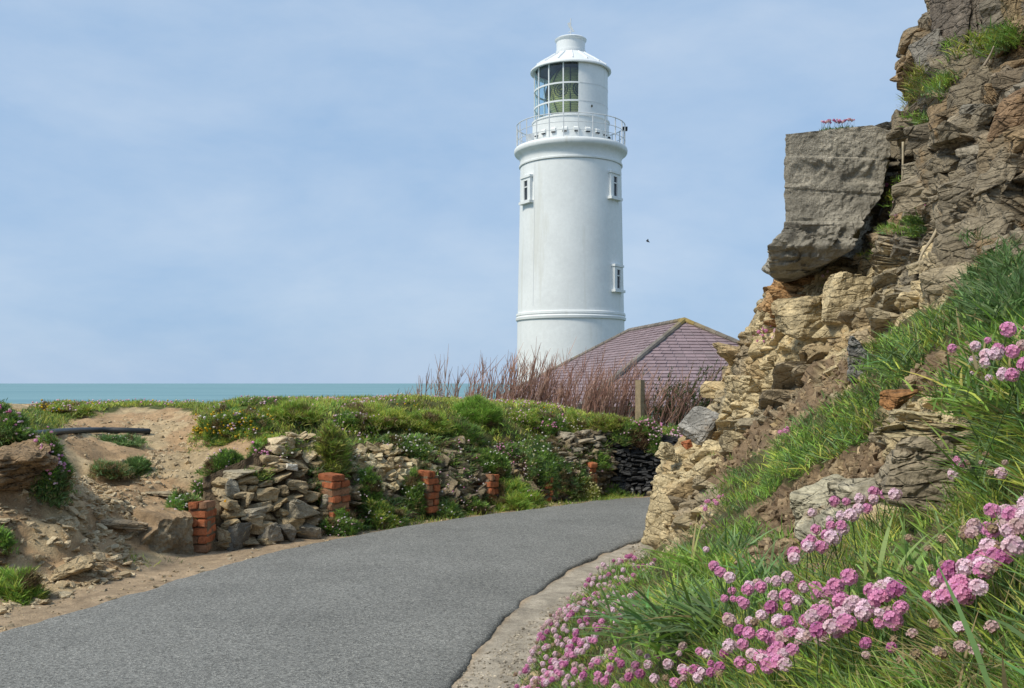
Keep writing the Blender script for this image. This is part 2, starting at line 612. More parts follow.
def axis(segs):
    out = []
    for a, b, st in segs:
        out.append(np.arange(a, b, st))
    return np.concatenate(out + [[segs[-1][1]]])
GX = axis([(-160, -40, 12), (-40, -12, 2), (-12, -7, .3), (-7, 2.6, .05), (2.6, 8, .3), (8, 40, 4), (40, 260, 20)])
GY = axis([(-30, -4, 3), (-4, 5, .25), (5, 16.6, .05), (16.6, 22, .3), (22, 60, 2), (60, 130, 5)])
gx, gy = np.meshgrid(GX, GY)
gz = ground_z(gx, gy)
gsx, gsy = np.gradient(gz, axis=1), np.gradient(gz, axis=0)

def gz_at(x, y):
    x, y = np.asarray(x, float), np.asarray(y, float)
    i = np.clip(np.searchsorted(GX, x) - 1, 0, len(GX) - 2)
    j = np.clip(np.searchsorted(GY, y) - 1, 0, len(GY) - 2)
    u = (x - GX[i]) / (GX[i + 1] - GX[i])
    v = (y - GY[j]) / (GY[j + 1] - GY[j])
    return (gz[j, i] * (1 - u) + gz[j, i + 1] * u) * (1 - v) + (gz[j + 1, i] * (1 - u) + gz[j + 1, i + 1] * u) * v

def hit(px, py, d0=5.5, d1=19.0):
    """where the line of sight through a pixel meets the ground"""
    d = np.arange(d0, d1, .03)
    p = P(px, py, d)
    below = p[:, 2] < gz_at(p[:, 0], p[:, 1])
    k = np.argmax(below) if below.any() else len(d) - 1
    q = p[k].copy()
    q[2] = gz_at(q[0], q[1])
    return q

sp_x, sp_y = proj(np.stack([gx, gy, gz], -1))
fdist = polydist(gx, gy, FOOT)
rdist = polydist(gx, gy, ROAD_R)
n1 = fbm(np.stack([gx * 1.1, gy * 1.1, gz], -1), 41, 4)
n2 = fbm(np.stack([gx * 5, gy * 5, gz * 5], -1), 42, 3)
dirt = np.array([.46, .345, .20])
gcol = np.broadcast_to(dirt, gx.shape + (3,)) * (1 + .16 * n1[..., None] + .14 * n2[..., None])
def gmix(m, c):
    global gcol
    gcol = gcol * (1 - m[..., None]) + np.asarray(c) * (1 + .15 * n2[..., None]) * m[..., None]
gmix(sstep(0, .25, n1 + .1) * .6 * (fdist > 0), (.29, .165, .085))                      # redder patches
gmix((fdist < .2) * (rdist > -.2) * 1.0 * (gx < 3), (.34, .25, .16))                     # gritty verge
gmix(sstep(-.02, .05, -rdist) * (gy < 12.5), (.36, .31, .24))                            # pale grit by the right edge
top = inpoly(sp_x + n2 * 10, sp_y + n1 * 6, [(20, 425), (60, 400), (150, 398), (185, 404), (205, 398), (720, 395), (720, 445), (600, 445), (420, 452), (330, 448), (255, 440), (215, 430), (195, 412), (150, 405), (100, 412), (60, 424)])
gmix(top * 1.0 * (fdist > .15) * (gy < 18), (.075, .085, .03))
gmix(sstep(14.2, 14.8, gy + n1 * .5) * (gx < -2.2), (.10, .10, .035))
gmix(sstep(12.6, 13.2, gy + n2 * .2) * (fdist > .5) * (gx > -3.6), (.085, .09, .03))
gmix(sstep(15.8, 17, gy + n1), (.07, .085, .03))
gmix(sstep(70, 90, gy) + 0 * gx, (.2, .17, .12))
mb = MB()
mb.add(np.stack([gx, gy, gz], -1), grid_faces(len(GY), len(GX)), np.clip(gcol, .01, 1).reshape(-1, 3))
tag(obj('ground', mb, M['soil'], smooth=True), kind='structure')

# ------------------------------------------------------------------ road
m, nt, b = mat('worn_asphalt')
L = nt.links
geo = nd(nt, 'ShaderNodeNewGeometry')
vo = nd(nt, 'ShaderNodeTexVoronoi', Scale=115, Randomness=1)
L.new(geo.outputs['Position'], vo.inputs['Vector'])
n_big = nd(nt, 'ShaderNodeTexNoise', Scale=1.1, Detail=6, Roughness=.6)
L.new(geo.outputs['Position'], n_big.inputs['Vector'])
rp = nd(nt, 'ShaderNodeValToRGB')
e = rp.color_ramp.elements
e[0].position, e[0].color = .0, (.085, .083, .075, 1)
e[1].position, e[1].color = 1.0, (.36, .35, .31, 1)
e.new(.5).color = (.195, .193, .176, 1)
e.new(.86).color = (.255, .25, .228, 1)
sepc = nd(nt, 'ShaderNodeSeparateColor')
L.new(vo.outputs['Color'], sepc.inputs[0])
L.new(sepc.outputs[0], rp.inputs['Fac'])
mrr = nd(nt, 'ShaderNodeMapRange')
mrr.inputs['From Min'].default_value, mrr.inputs['From Max'].default_value = .3, .7
mrr.inputs['To Min'].default_value, mrr.inputs['To Max'].default_value = .87, 1.13
L.new(n_big.outputs['Fac'], mrr.inputs['Value'])
sc_ = nd(nt, 'ShaderNodeVectorMath', operation='SCALE')
L.new(rp.outputs[0], sc_.inputs[0])
L.new(mrr.outputs[0], sc_.inputs['Scale'])
L.new(sc_.outputs[0], b.inputs['Base Color'])
b.inputs['Roughness'].default_value = .85
bp = nd(nt, 'ShaderNodeBump', Strength=.7, Distance=.008)
L.new(vo.outputs['Distance'], bp.inputs['Height'])
L.new(bp.outputs[0], b.inputs['Normal'])
M['asphalt'] = m

NS = 900
rl = np.stack([np.interp(np.linspace(0, 1, NS), np.linspace(0, 1, 220), ROAD_L[:, k]) for k in (0, 1)], -1)
rr = np.stack([np.interp(np.linspace(0, 1, NS), np.linspace(0, 1, 220), ROAD_R[:, k]) for k in (0, 1)], -1)
cr = norm(rl - rr)
tt = np.linspace(0, 1, NS) * 60
rl = rl + cr * (fbm(np.stack([tt * 1.3, 0 * tt, 0 * tt], -1), 61, 4) * .05)[:, None]
rr = rr + cr * (fbm(np.stack([tt * 1.5, 0 * tt + 5, 0 * tt], -1), 62, 6, .62) * .020)[:, None]
rows = [(0, -.06), (0.0, .010), (.012, .022)] + [(t, .024 + .03 * (1 - (2 * t - 1) ** 2)) for t in np.linspace(.06, .94, 11)] + [(.99, .024), (1.0, .012), (1.0, -.06)]
V = np.stack([np.c_[rr * (1 - t) + rl * t, np.full(NS, z)] for t, z in rows], 0)
V[..., 2] += fbm(V * np.array([1, 1, 0]) * 1.2, 63, 3) * .004
mb = MB()
mb.add(V, grid_faces(len(rows), NS)[:, ::-1])
tag(obj('road', mb, M['asphalt'], smooth=True), kind='structure')

# ------------------------------------------------------------------ sea
m, nt, b = mat('sea_water')
L = nt.links
geo = nd(nt, 'ShaderNodeNewGeometry')
mpn = nd(nt, 'ShaderNodeMapping')
mpn.inputs['Scale'].default_value = (.0006, .0022, 1)
L.new(geo.outputs['Position'], mpn.inputs['Vector'])
nn_ = nd(nt, 'ShaderNodeTexNoise', Scale=1, Detail=5)
L.new(mpn.outputs[0], nn_.inputs['Vector'])
rp = nd(nt, 'ShaderNodeValToRGB')
rp.color_ramp.elements[0].position, rp.color_ramp.elements[0].color = .35, (.135, .255, .29, 1)
rp.color_ramp.elements[1].position, rp.color_ramp.elements[1].color = .7, (.19, .325, .35, 1)
L.new(nn_.outputs['Fac'], rp.inputs['Fac'])
L.new(rp.outputs[0], b.inputs['Base Color'])
b.inputs['Roughness'].default_value = .7
b.inputs['Specular IOR Level'].default_value = .25
mb = MB()
xs = np.linspace(-90000, 90000, 13)
ys = np.array([-2000, 200, 1500, 4000, 9000, 20000, 45000, 90000.])
X, Y = np.meshgrid(xs, ys)
mb.add(np.stack([X, Y, 0 * X - 42], -1), grid_faces(len(ys), len(xs)))
tag(obj('sea', mb, m), kind='structure')

# ------------------------------------------------------------------ the cliff and bank on the right
EDGE = np.array([(-170, 960), (0, 940), (20, 938), (30, 918), (60, 910), (95, 913), (105, 918), (118, 900), (130, 868), (200, 850), (235, 832), (258, 812), (268, 778), (290, 769), (310, 757), (340, 739), (360, 730),
                 (380, 721), (400, 717), (412, 711), (425, 694), (440, 678), (455, 667), (470, 656), (500, 652), (530, 650), (550, 647), (582, 600), (620, 560), (688, 520), (770, 470)], float)
cc_ = np.array([
    (520, 688, 5.25), (560, 620, 6.75), (600, 582, 8.0), (648, 551, 9.4), (470, 770, 4.2),
    (580, 688, 4.3), (620, 688, 3.5), (700, 688, 2.4), (800, 688, 1.75), (900, 688, 1.4), (1024, 688, 1.15), (800, 780, 1.3), (1000, 780, .95),
    (600, 640, 5.1), (660, 620, 4.1), (690, 600, 3.7), (760, 640, 2.2), (850, 620, 1.85), (940, 600, 1.5), (1024, 600, 1.3),
    (640, 580, 6.7), (700, 560, 5.3), (780, 555, 3.9), (860, 545, 2.8), (940, 530, 2.3), (1024, 500, 1.8), (1110, 500, 1.5), (1110, 640, 1.1),
    (920, 515, 3.2), (880, 500, 3.6), (920, 430, 3.7), (970, 440, 2.9), (1000, 400, 2.2), (1024, 340, 2.5), (1110, 380, 1.9),
    (720, 520, 6.3), (800, 460, 5.3), (860, 410, 4.9), (930, 350, 4.5), (1000, 300, 4.0), (1024, 270, 4.0), (820, 520, 4.4), (840, 480, 4.6), (770, 520, 5.0),
    (655, 500, 9.5), (680, 520, 8.6), (680, 470, 9.3), (690, 440, 9.9), (715, 430, 9.6), (730, 490, 7.6), (745, 400, 9.0), (725, 380, 10.2), (760, 340, 9.5), (775, 275, 9.5), (810, 290, 8.9), (840, 330, 7.7), (800, 370, 8.1), (850, 355, 6.7), (790, 420, 6.9), (770, 450, 6.8),
    (880, 300, 7.4), (890, 240, 8.0), (885, 150, 9.0), (865, 200, 9.2), (860, 245, 9.0), (902, 190, 8.4), (905, 215, 7.7), (935, 200, 6.3), (980, 200, 5.6), (1024, 200, 5.1), (1000, 250, 5.0), (940, 280, 5.7), (1024, 100, 5.5), (960, 110, 6.3), (920, 110, 7.3), (925, 70, 7.4), (945, 5, 7.4), (985, 60, 6.6), (1024, 5, 6.1), (1110, 0, 5.3), (1110, 200, 4.2), (1110, 300, 3.0), (1024, -160, 6.6), (960, -160, 8), (1200, 100, 4.0), (1200, 400, 1.6), (1200, 680, .9)])
cfit = tps_fit(cc_[:, :2] / 200, np.log(cc_[:, 2]), 1e-3)
PYS = np.arange(-168, 764, 2.6)
UL = np.linspace(0, 1, 215)
left = np.interp(PYS, EDGE[:, 0], EDGE[:, 1])
RIGHT = 1210.0
cpx = left[:, None] + (RIGHT - left[:, None]) * (UL[None] ** 1.08)
cpy = np.broadcast_to(PYS[:, None], cpx.shape)
cd = np.exp(tps_eval(cfit, np.stack([cpx, cpy], -1) / 200))
near_edge = (cpx - left[:, None]) * cd / F              # metres from the outer edge
upz = sstep(560, 545, cpy)                              # rocks only above the foot of the bank
cd = cd + upz * .45 * (1 - np.sqrt(np.clip(1 - (1 - np.clip(near_edge / .45, 0, 1)) ** 2, 0, 1)))
cp = P(cpx, cpy, cd)
# the far side of the outcrop, turning back along the lane
NW = 16
wk = np.linspace(0, 1, NW + 1)[1:][::-1]
wrapv = (wk ** 1.5)[None, :, None] * 3.6 * np.array([.55, 1, 0]) + np.array([0, 0, -.25]) * (wk ** 2)[None, :, None]
low = np.stack([-(wk) * .8, -.15 * wk, -1.0 * wk], -1)[None]
wv = wrapv * upz[:, :1, None] + low * (1 - upz[:, :1, None])
# the hillside going on to the right, beyond the edge of the picture
NX = 22
xk = np.cumsum(.03 * 1.22 ** np.arange(NX))
lowz = sstep(150, 320, PYS)[:, None, None]
ext = cp[:, -1:] + xk[None, :, None] * (np.array([.9, .15, .42]) * lowz + np.array([.95, -.25, .12]) * (1 - lowz))
cpw = np.concatenate([cp[:, :1] + wv, cp, ext], 1)
nr, nc = cpw.shape[:2]
def grid_normals(p):
    a = np.gradient(p, axis=1)
    b = np.gradient(p, axis=0)
    return norm(np.cross(b, a))
cn = grid_normals(cpw)
# make normals look towards the open side
fl = np.sign((cn * np.array([-.5, -.6, .6])).sum(-1))
fl[fl == 0] = 1
cn = cn * (np.median(fl))
wpx = np.concatenate([np.repeat(cpx[:, :1], NW, 1), cpx, np.repeat(cpx[:, -1:] - 12, NX, 1)], 1)
wpy = np.concatenate([np.repeat(PYS[:, None], NW, 1), cpy, np.repeat(PYS[:, None], NX, 1)], 1)

noiseA = fbm(cpw * 2.3, 71, 4)
noiseB = fbm(cpw * 8.0, 72, 4)
jx, jy = wpx + noiseB * 12, wpy + noiseA * 10
Z_GRASS = [(600, 583), (645, 560), (690, 548), (714, 522), (730, 492), (745, 466), (795, 435), (850, 400), (872, 385), (874, 352), (900, 336), (960, 302), (1000, 278), (1215, 200), (1215, 775), (460, 775), (520, 690), (560, 622)]
Z_SOIL = [[(712, 462), (735, 440), (780, 410), (826, 366), (848, 352), (862, 362), (858, 388), (800, 434), (752, 464), (728, 486), (706, 492)],
          [(752, 520), (800, 488), (845, 462), (868, 440), (884, 440), (884, 480), (850, 500), (825, 532), (800, 535), (765, 540)],
          [(800, 560), (860, 545), (840, 580), (790, 590)],
          [(902, 400), (930, 378), (972, 352), (1004, 342), (1004, 364), (968, 388), (962, 404), (935, 396)],
          [(738, 566), (772, 546), (800, 548), (786, 574), (750, 586)]]
Z_ROCKLEDGE = [(812, 520), (850, 490), (880, 478), (880, 420), (905, 400), (955, 400), (968, 440), (965, 512), (930, 520), (900, 530), (850, 532), (822, 536)]
g_m = inpoly(jx, jy, Z_GRASS)
s_m = np.zeros_like(g_m)
for z in Z_SOIL:
    s_m |= inpoly(jx, jy, z)
r_m = inpoly(jx, jy, Z_ROCKLEDGE)
g_m &= ~(s_m | r_m)
rockm = ~(g_m | s_m)
upper = sstep(300, 240, wpy + noiseA * 18 - np.clip(wpx - 880, 0, 200) * .3) 
def blocks(p, sc, rotm, seed, tilt, step, crack, cw):
    q = (p @ rotm.T) * sc + .35 * np.stack([vnoise(p * 2.1, seed + 51), vnoise(p * 2.1, seed + 52), vnoise(p * 2.1, seed + 53)], -1)
    f1, f2, cid, off = voro(q, seed)
    tv = np.stack([h01((cid * 1e6).astype(np.int64)[..., None] + np.array([1, 2, 3]), seed + k) - .5 for k in (31, 32, 33)], -1)
    return (cid - .5) * step + (off * tv).sum(-1) * tilt - crack * (1 - sstep(0, cw, f2 - f1)), cid
RB = rot(R(16), R(-14), R(25))
RU = rot(R(-6), R(12), R(-20))
h1, c1 = blocks(cpw, np.array([2.3, 2.3, 4.6]), RB, 201, .15, .16, .06, .08)
h2, c2 = blocks(cpw, np.array([6, 6, 12]), RB, 202, .035, .05, .022, .09)
k1, e1 = blocks(cpw, np.array([1.9, 1.9, 2.8]), RU, 203, .26, .46, .16, .08)
k2, e2 = blocks(cpw, np.array([4.2, 4.2, 7.0]), RU, 204, .06, .14, .06, .08)
hr = (h1 + h2) * .62 * (1 - upper) + (k1 + k2) * .6 * upper + noiseB * .018 + fbm(cpw * 24, 75, 3) * .007
hs = noiseA * .05 + noiseB * .025 + fbm(cpw * 26, 74, 3) * .010
hg = noiseA * .05 + noiseB * .012
far = np.clip(cpw[..., 1] / 5, .15, 1)
soft = np.where(rockm, hr, np.where(s_m, hs, hg * far))
soft[:, NW] = soft[:, NW] * .5
cw_pos = cpw + cn * soft[..., None] * np.where(rockm, np.clip(far * 1.0, .4, 1), 1)[..., None]
cid_all = np.where(upper > .5, e1 * .5 + e2 * .5, c1 * .5 + c2 * .5)
buff = np.array([.47, .375, .215])
grey = np.array([.215, .178, .122])
ccol = buff * (1 - upper[..., None]) + grey * upper[..., None]
ccol = ccol * (1 + .55 * (cid_all - .5)[..., None] + .14 * noiseA[..., None])
iron = sstep(.15, .5, fbm(cpw * 1.7 + 9, 77, 3))[..., None]
ccol = ccol * (1 - .38 * iron) + np.array([.33, .19, .07]) * .38 * iron
greyb = sstep(.1, .5, fbm(cpw * 1.4 + 33, 78, 3))[..., None]
ccol = ccol * (1 - .5 * greyb) + np.array([.185, .17, .14]) * .5 * greyb
orange = (inpoly(wpx, wpy, [(768, 268), (800, 268), (806, 300), (790, 330), (770, 330)]) * 1.0)[..., None]
ccol = ccol * (1 - .7 * orange) + np.array([.30, .14, .045]) * .7 * orange
soilc = np.array([.185, .128, .076]) * (1 + .3 * noiseB[..., None])
ccol = np.where(s_m[..., None], soilc, ccol)
turfc = np.array([.085, .075, .032]) * (1 + .3 * noiseB[..., None])
ccol = np.where(g_m[..., None], turfc, ccol)
mb = MB()
gf = grid_faces(nr, nc)
isrock = rockm.reshape(-1)[gf].sum(1) >= 3
vcol_ = np.clip(ccol, .012, 1).reshape(-1, 3)
mb.add(cw_pos, gf[isrock], vcol_)
mb.f.append(gf[~isrock]); mb.m.append(np.full((~isrock).sum(), 1))
def cl_raw(px, py):
    r = np.clip(np.round((py - PYS[0]) / 2.6).astype(int), 0, nr - 1)
    c = np.clip(np.round(np.clip((px - left[r]) / (RIGHT - left[r]), 0, 1) ** (1 / 1.08) * (len(UL) - 1)).astype(int), 0, len(UL) - 1) + NW
    return r, c
# bedded blocks standing out of the face, part of the one rock mass
def stamp(n, poly, smin, smax, rm, flat, sink, power=2.0):
    poly = np.asarray(poly, float)
    q = rs.uniform(poly.min(0), poly.max(0), (n * 6, 2))
    q = q[inpoly(q[:, 0], q[:, 1], poly)]
    r, c = cl_raw(q[:, 0], q[:, 1])
    k = rockm[r, c]
    r, c = r[k][:n], c[k][:n]
    for a, b in zip(r, c):
        p, nn = cw_pos[a, b], cn[a, b]
        s = smin + (smax - smin) * rs.random() ** power
        w = s * rs.uniform(.7, 1.5)
        v, f = HULLR[rs.integers(len(HULLR))]
        Mx = rm.T @ rot(rs.normal(0, .07), rs.normal(0, .07), rs.normal(0, .35))
        cc = ccol[a, b] * rs.uniform(.8, 1.2)
        mb.add((v * np.array([w, s * rs.uniform(.8, 1.3), s * flat * rs.uniform(.6, 1.4)]) / 2) @ Mx.T + p - nn * s * sink, f, np.clip(cc, .02, .8))
LOWP = [(655, 500), (700, 430), (760, 300), (775, 262), (880, 262), (930, 300), (880, 345), (850, 350), (760, 440), (690, 540), (650, 550)]
UPP = [(905, 20), (940, -40), (1100, -40), (1100, 260), (960, 300), (880, 290), (868, 240), (880, 130), (915, 105)]
stamp(210, LOWP, .22, .62, RB, .40, .26)
stamp(200, LOWP, .05, .20, RB, .42, .10)
stamp(150, UPP, .20, .62, RU, .55, .24)
stamp(170, UPP, .18, .55, RU @ rot(.05, R(78), .1), .62, .24)
stamp(300, UPP, .07, .24, RU, .6, .1)
stamp(60, Z_ROCKLEDGE, .06, .2, RB, .4, .2)
cliff = tag(obj('cliff', mb, [M['rock'], M['soil']], smooth=False), kind='structure')
cnn = grid_normals(cpw) * np.median(fl)

def cl_idx(px, py):
    px, py = np.asarray(px, float), np.asarray(py, float)
    r = np.clip(np.round((py - PYS[0]) / 2.6).astype(int), 0, nr - 1)
    lf = left[r]
    u = np.clip((px - lf) / (RIGHT - lf), 0, 1) ** (1 / 1.08)
    c = np.clip(np.round(u * (len(UL) - 1)).astype(int), 0, len(UL) - 1) + NW
    return r, c
def cl(px, py):
    """point and outward direction of the cliff or bank seen at a pixel"""
    r, c = cl_idx(px, py)
    return cw_pos[r, c], cnn[r, c]

# ------------------------------------------------------------------ lighthouse
LD = 60.0
LX = (570.7 - CX) * LD / F
def LZ(py): return EYE + (HY - py) * (LD - float(np.interp(py, [17, 34, 50, 62, 122, 138, 470], [.2, .6, .95, 2.2, 2.25, 3.0, 3.15]))) / F
def LR(px): return px * LD / F
M['white'] = vcol_mat('white_masonry_paint', .6, .06, .5, ((1.2, .25, .04), (5, .4, .015), (18, .3, .006)), spec=.35, stain=(1.5, .56, (.58, .57, .50), .42), streak=.1)
M['whitemetal'] = plain('white_painted_metal', (.74, .76, .76), .45, 0, .4)
M['rail'] = plain('grey_painted_rail', (.60, .62, .63), .5, 0, .4)
M['dark'] = plain('dark_interior', (.02, .022, .025), .6)
M['winglass'] = plain('dark_window_glass', (.025, .03, .035), .08, 0, .6)
M['frame'] = plain('pale_window_frame', (.62, .63, .62), .5)
m, nt, b = mat('lantern_glass')
tr = nd(nt, 'ShaderNodeBsdfTransparent', Color=(.80, .93, .97, 1))
gl = nd(nt, 'ShaderNodeBsdfGlossy', Roughness=.03)
ms = nd(nt, 'ShaderNodeMixShader')
ms.inputs[0].default_value = .10
nt.links.new(tr.outputs[0], ms.inputs[1])
nt.links.new(gl.outputs[0], ms.inputs[2])
nt.links.new(ms.outputs[0], nt.nodes['Material Output'].inputs['Surface'])
M['glass'] = m
m, nt, b = mat('lens_prisms')
b.inputs['Base Color'].default_value = (.78, .70, .30, 1)
b.inputs['Roughness'].default_value = .12
b.inputs['Specular IOR Level'].default_value = .9
M['lens'] = m
M['brass'] = plain('dark_lens_frame', (.05, .05, .03), .4, .3)

LB = thing('lighthouse', 'tall white round lighthouse with glazed lantern and railed gallery behind the slate roof', 'lighthouse', (LX, LD, LZ(455)))
W3 = (.74, .76, .75)
def lpart(name, prof, m, n=96, parent=LB, smooth=True, a0=0, a1=2 * math.pi, c=W3):
    v, f = lathe(prof, n, a0, a1, (LX, LD))
    mb = MB()
    mb.add(v, f, c)
    return obj(name, mb, m, parent, smooth)
# tower: plinth, weathering course, tapering shaft
pr = [(LR(54.2), LZ(455)), (LR(53.4), LZ(318.2)), (LR(54.8), LZ(317.6)), (LR(55.1), LZ(315.2)), (LR(54.0), LZ(313.8)), (LR(54.6), LZ(312.8)), (LR(54.4), LZ(310.6)), (LR(53.0), LZ(310))]
for py in range(306, 158, -4):
    pr.append((LR(50.4 + 2.6 * ((py - 158) / 150.0) ** 1.15), LZ(py)))
pr += [(LR(50.4), LZ(157.4))]
t_ = lpart('tower', pr, M['white'])
ed = t_.modifiers.new('edge', 'EDGE_SPLIT'); ed.split_angle = R(35)
pr = [(LR(50.3), LZ(157.2)), (LR(51.6), LZ(156.8)), (LR(51.7), LZ(155.2)), (LR(50.6), LZ(154.6)), (LR(50.7), LZ(150.5)), (LR(51.6), LZ(147.6)), (LR(53.5), LZ(145.2)), (LR(55.6), LZ(143.8)), (LR(56.3), LZ(142.6)), (LR(56.6), LZ(140.4)), (LR(56.3), LZ(138.6)), (LR(55.2), LZ(137.6)), (LR(20), LZ(136.9))]
t_ = lpart('gallery', pr, M['white'])
t_.modifiers.new('edge', 'EDGE_SPLIT').split_angle = R(50)
# lantern pedestal with its little hooded vents
lpart('pedestal_wall', [(LR(38.2), LZ(138)), (LR(38.2), LZ(115.6)), (LR(39.0), LZ(115.2)), (LR(39.0), LZ(113.9)), (LR(37), LZ(113.6)), (LR(20), LZ(113.5))], M['white']).modifiers.new('edge', 'EDGE_SPLIT').split_angle = R(40)
def ang(th):                                        # th: 0 faces the camera, + to the right
    return -math.pi / 2 + th
for k in range(11):
    a = ang(R(-80 + 17 * k))
    c = np.array([LX + math.cos(a) * LR(38.6), LD + math.sin(a) * LR(38.6), LZ(127.0)])
    Mr = rot(0, 0, a + math.pi / 2)
    mb = MB()
    v, f = box((0, 0, 0), (.30, .16, .30))
    v[v[:, 1] < 0] *= np.array([1, 1, 1])
    v[(v[:, 1] < 0) & (v[:, 2] > 0), 2] -= .14
    mb.add(v @ Mr.T + c, f, W3)
    v, f = box((0, -.02, -.175), (.24, .14, .05))
    mb.add(v @ Mr.T + c, f, (.05, .05, .05), 1)
    obj('vent_hood', mb, [M['white'], M['dark']], LB)
# opaque blank panels on the landward side, in three tiers with thin seams
RLn = LR(36.9)
pa0, pa1 = ang(R(9.5)), ang(R(150))
zs = [LZ(y) for y in (113.6, 99.8, 81.8, 60.6)]
mb = MB()
for a, b2 in zip(zs[:-1], zs[1:]):
    v, f = lathe([(RLn - .02, a + .004), (RLn, a + .006), (RLn, b2 - .006), (RLn - .02, b2 - .004)], 60, pa0, pa1, (LX, LD))
    mb.add(v, f, (.76, .78, .78))
    v, f = lathe([(RLn - .01, b2 - .03), (RLn + .012, b2 - .03), (RLn + .012, b2 + .03), (RLn - .01, b2 + .03)], 60, pa0, pa1, (LX, LD))
    mb.add(v, f, (.70, .72, .73))
v, f = lathe([(RLn - .02, zs[0]), (RLn - .06, zs[0]), (RLn - .06, zs[-1]), (RLn - .02, zs[-1])], 60, pa0, pa1, (LX, LD))
mb.add(v, f, (.3, .3, .29))
obj('blank_panel', mb, M['white'], LB, False)
a = ang(R(30))
mb = MB(); v, f = box((LX + math.cos(a) * (RLn + .02), LD + math.sin(a) * (RLn + .02), LZ(104.5)), (.09, .06, .12)); mb.add(v, f)
obj('wall_bracket', mb, M['brass'], LB)
# glazing
ga0, ga1 = ang(R(-208)), ang(R(9.5))
gz_ = obj('lantern_glazing', MB().add(*lathe([(RLn - .06, zs[0]), (RLn - .06, zs[-1])], 60, ga0, ga1, (LX, LD))), M['glass'], LB, True)
mb = MB()
for z in zs:
    v, f = lathe([(RLn - .09, z - .045), (RLn, z - .045), (RLn, z + .045), (RLn - .09, z + .045), (RLn - .09, z - .045)], 60, ga0, ga1, (LX, LD))
    mb.add(v, f)
obj('glazing_ring', mb, M['whitemetal'], gz_)
nb = 9
for k in range(nb + 1):
    a = ga0 + (ga1 - ga0) * k / nb
    mb = MB()
    v, f = box((LX + math.cos(a) * (RLn - .04), LD + math.sin(a) * (RLn - .04), (zs[0] + zs[-1]) / 2), (.075, .07, zs[-1] - zs[0]), rot(0, 0, a))
    obj('glazing_bar', mb.add(v, f), M['whitemetal'], gz_)
# optic: stacked prism rings in a drum with bullseyes, on a pedestal
prl = []
zc = (zs[0] + zs[-1]) / 2 + .12
for k in range(27):
    t = (k - 13) / 13
    r = LR(24) * math.sqrt(max(.05, 1 - .72 * t * t))
    z = zc + t * LR(24.5)
    prl += [(r * .93, z - .045), (r, z - .01), (r * .95, z + .045)]
lens = lpart('lens', prl, M['lens'], 32, smooth=False)
for k in range(8):
    a = 2 * math.pi * k / 8 + .32
    c = np.array([LX + math.cos(a) * LR(24), LD + math.sin(a) * LR(24), zc])
    for r0 in (.42, .27, .13):
        th = np.linspace(0, 2 * math.pi, 21)
        ring = np.stack([-math.sin(a) * np.cos(th) * r0, math.cos(a) * np.cos(th) * r0, np.sin(th) * r0], -1) + c
        v, f = tube(ring, .03, 4, False)
        if r0 == .42: mbr = MB()
        mbr.add(v, f)
    th = np.linspace(-1, 1, 9)
    arc = np.stack([LX + np.cos(a + .39) * LR(24.6) * np.sqrt(1 - .72 * th ** 2), LD + np.sin(a + .39) * LR(24.6) * np.sqrt(1 - .72 * th ** 2), zc + th * LR(24.6)], -1)
    v, f = tube(arc, .035, 4)
    mbr.add(v, f)
    obj('lens_frame', mbr, M['brass'], lens)
lpart('lens_pedestal', [(LR(12), zs[0] - .2), (LR(12), zc - LR(24)), (LR(16), zc - LR(24))], M['brass'], 24)
lpart('lantern_lining', [(.01, zs[-1] + .06), (RLn - .1, zs[-1] + .02)], M['dark'], 48)
# roof
pr = [(RLn - .1, LZ(60.8)), (LR(39.6), LZ(62.4)), (LR(40.4), LZ(61.8)), (LR(40.2), LZ(60.9)), (LR(37.2), LZ(59.2)), (LR(31), LZ(56.4)), (LR(24), LZ(53.6)), (LR(17.5), LZ(50.8)), (LR(16), LZ(50.0))]
rf = lpart('lantern_roof', pr, M['whitemetal'])
rf.modifiers.new('edge', 'EDGE_SPLIT').split_angle = R(40)
for k in range(16):
    a = 2 * math.pi * k / 16
    pts = [(LX + math.cos(a) * LR(r), LD + math.sin(a) * LR(r), LZ(y) + .02) for r, y in ((37, 59.2), (31, 56.4), (24, 53.6), (17.5, 50.8))]
    v, f = tube(pts, .05, 5)
    if k == 0: mb = MB()
    mb.add(v, f)
obj('roof_rib', mb, M['whitemetal'], rf)
vt = lpart('roof_vent', [(LR(15), LZ(51)), (LR(15), LZ(47)), (LR(14.2), LZ(46.6)), (LR(14.3), LZ(39)), (LR(15.7), LZ(37.6)), (LR(16), LZ(36.6)), (LR(14), LZ(35.4)), (LR(2), LZ(33.4)), (.02, LZ(33.2))], M['whitemetal'], 48)
vt.modifiers.new('edge', 'EDGE_SPLIT').split_angle = R(35)
# weather vane: rod, arrow tail, small figure-like plate
mb = MB()
zt = LZ(34)
v, f = tube([(LX, LD, zt - .2), (LX, LD, LZ(17.2))], .028, 6); mb.add(v, f)
v, f = tube([(LX - .16, LD, LZ(29.4)), (LX + .24, LD, LZ(28.6))], .022, 5); mb.add(v, f)
pl = [(-.20, LZ(21.5)), (-.05, LZ(20.5)), (.02, LZ(23.5)), (.20, LZ(28.2)), (.12, LZ(28.8)), (.0, LZ(26.5)), (-.12, LZ(25))]
n_ = len(pl)
v = np.array([(LX + x, LD - .02, z) for x, z in pl] + [(LX + x, LD + .02, z) for x, z in pl])
mb.add(v, [list(range(n_)), list(range(2 * n_ - 1, n_ - 1, -1))] + [[i, i + n_, (i + 1) % n_ + n_, (i + 1) % n_] for i in range(n_)])
obj('weather_vane', mb, M['rail'], LB)
